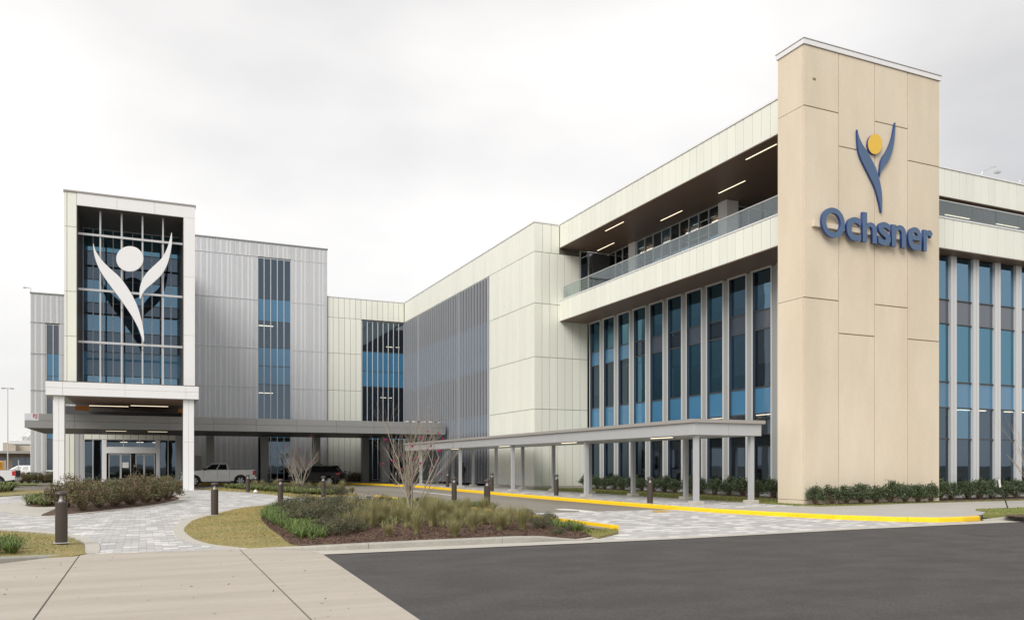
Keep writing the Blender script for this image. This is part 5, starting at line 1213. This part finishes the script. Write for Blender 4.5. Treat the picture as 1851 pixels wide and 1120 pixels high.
for s_ in (1, -1):
    k = len(J); J += [(.28, s_*.09, .42), (.26, s_*.09, .22), (.29, s_*.09, .03), (.35, s_*.09, .02)]; Ed += [(3, k), (k, k+1), (k+1, k+2), (k+2, k+3)]; Rd += [.06, .034, .028, .028]
    k = len(J); J += [(-.36, s_*.09, .38), (-.32, s_*.09, .28), (-.46, s_*.09, .17), (-.42, s_*.09, .03), (-.36, s_*.09, .02)]; Ed += [(2, k), (k, k+1), (k+1, k+2), (k+2, k+3), (k+3, k+4)]; Rd += [.075, .05, .03, .026, .027]
skinned('body', J, Ed, Rd, [M_dog, M_dogd], lambda c: 1 if (c.z > .56 and c.x < .3) or c.x > .66 else 0, dg_, None, 0)
for s_ in (1, -1): MB().add([(.54, s_*.03, .76), (.54, s_*.09, .75), (.56, s_*.07, .87), (.58, s_*.06, .76)], [(0, 1, 2), (1, 3, 2), (3, 0, 2), (0, 3, 1)]).build('ear', M_dogd, dg_)
o = MB().tube([(onY(243, 860, 81.5)[0]+.34, 81.33, 1.25), (onY(243, 860, 81.5)[0]+.8, 81.3, .95), (onY(243, 860, 81.3)[0]+1.4, 81.3, .78)], .008, 4).build('dog_lead', M_trim); tag(o, 'thin dark lead between officer and dog', 'lead')

# ================================================================== FAR BACKGROUND
B = thing('low_building', 'low tan building with dark shopfront far beyond the low grey block', 'building', (-26, 152, 0))
part('wall', [(-60, -8, 150, 165, 0, 3.6)], mat('far_stone', (.22, .17, .13), .9, var=.2, vscale=1), B); part('roof', [(-60, -8, 149, 166, 3.6, 4.0)], M_roofe, B)
q0 = onY(6, 815, 150)[0]; q1 = onY(29, 815, 150)[0]
part('parapet', [(q0, q1, 149.5, 160, 4.0, 5.3)], mat('far_cream', (.52, .46, .38), .9), B); part('parapet', [(q1, -8, 150.5, 160, 4.0, 4.9)], MATS['far_cream'], B)
for k in range(9): part('shop_window', [(-44+k*3.6, -41.4+k*3.6, 149.9, 149.99, .4, 3.0)], M_spand, B)
a = onY(38, 808, 150)[0]; part('roof_unit', [(a, a+3.2, 151, 153, 4.9, 6.4), (a+1, a+2, 151, 153, 6.4, 6.8)], M_alu, B, bevel=.1)
Lm = thing('lamp_mast', 'tall slim lamp mast far off above the low tan building', 'lamp post', (onY(14, 800, 140)[0], 140, 0)); x = onY(14, 800, 140)[0]
MB().tube([(x, 140, 0), (x, 140, 13.0)], [.09, .05], 8).build('pole', M_alu, Lm); MB().box(x-.8, x-.3, 139.8, 140.2, 12.95, 13.1).build('lamp_head', M_finrec, Lm, bevel=.05); MB().box(x+.3, x+.8, 139.8, 140.2, 12.95, 13.1).build('lamp_head', M_finrec, Lm, bevel=.05); MB().box(x-.35, x+.35, 139.9, 140.1, 13.0, 13.1).build('arm', M_alu, Lm)
Cn = thing('cable_canopy', 'white flat canopy hung on cables beside the low grey block', 'canopy', (-11, 100, 0)); xa = onY(20, 797, 100)[0]; za = onY(20, 797, 100)[2]
part('slab', [(xa, -9.8, 98.5, 104, za-.35, za+.05)], M_white, Cn, bevel=.04)
for d in (0., 1.2, 2.4): MB().tube([(xa+.5+d*.5, 98.8+d, za), (-9.85, 98.8+d, za+2.2-d*.3)], .03, 5).build('cable', M_alu, Cn)
yt = thing('site_truck', 'yellow truck cab at the edge of the far lot', 'truck', (onY(-13, 850, 118)[0], 118, 0)); x = onY(-13, 850, 118)[0]
part('cab', [(x-1.6, x+1.1, 117, 119.4, .6, 2.3)], mat('truck_yellow', (.75, .36, .02), .4), yt, bevel=.2); part('cab_window', [(x-.2, x+.9, 116.97, 116.995, 1.5, 2.1)], M_carglass, yt)
for d in (-1., .6): MB().lathe([(.5, -.15), (.5, .15)], 16).build('wheel', M_tyre, yt, loc=(x+d, 117.1, .5), rot=(R(90), 0, 0))
for k in range(8):
    fx = -17.5+k*1.35; o = thing('fence_post', 'slim grey fence post before the far parked cars', 'post', (fx, 112, 0), group='fence posts by the far lot'); MB().box(fx-.05, fx+.05, 111.95, 112.05, 0, 2.3).build('post', M_alu, o); MB().box(fx-.07, fx+.07, 111.93, 112.07, 2.3, 2.34).build('post_cap', M_alu, o)

for o in bpy.data.objects:
    if '_local' in o: del o['_local']
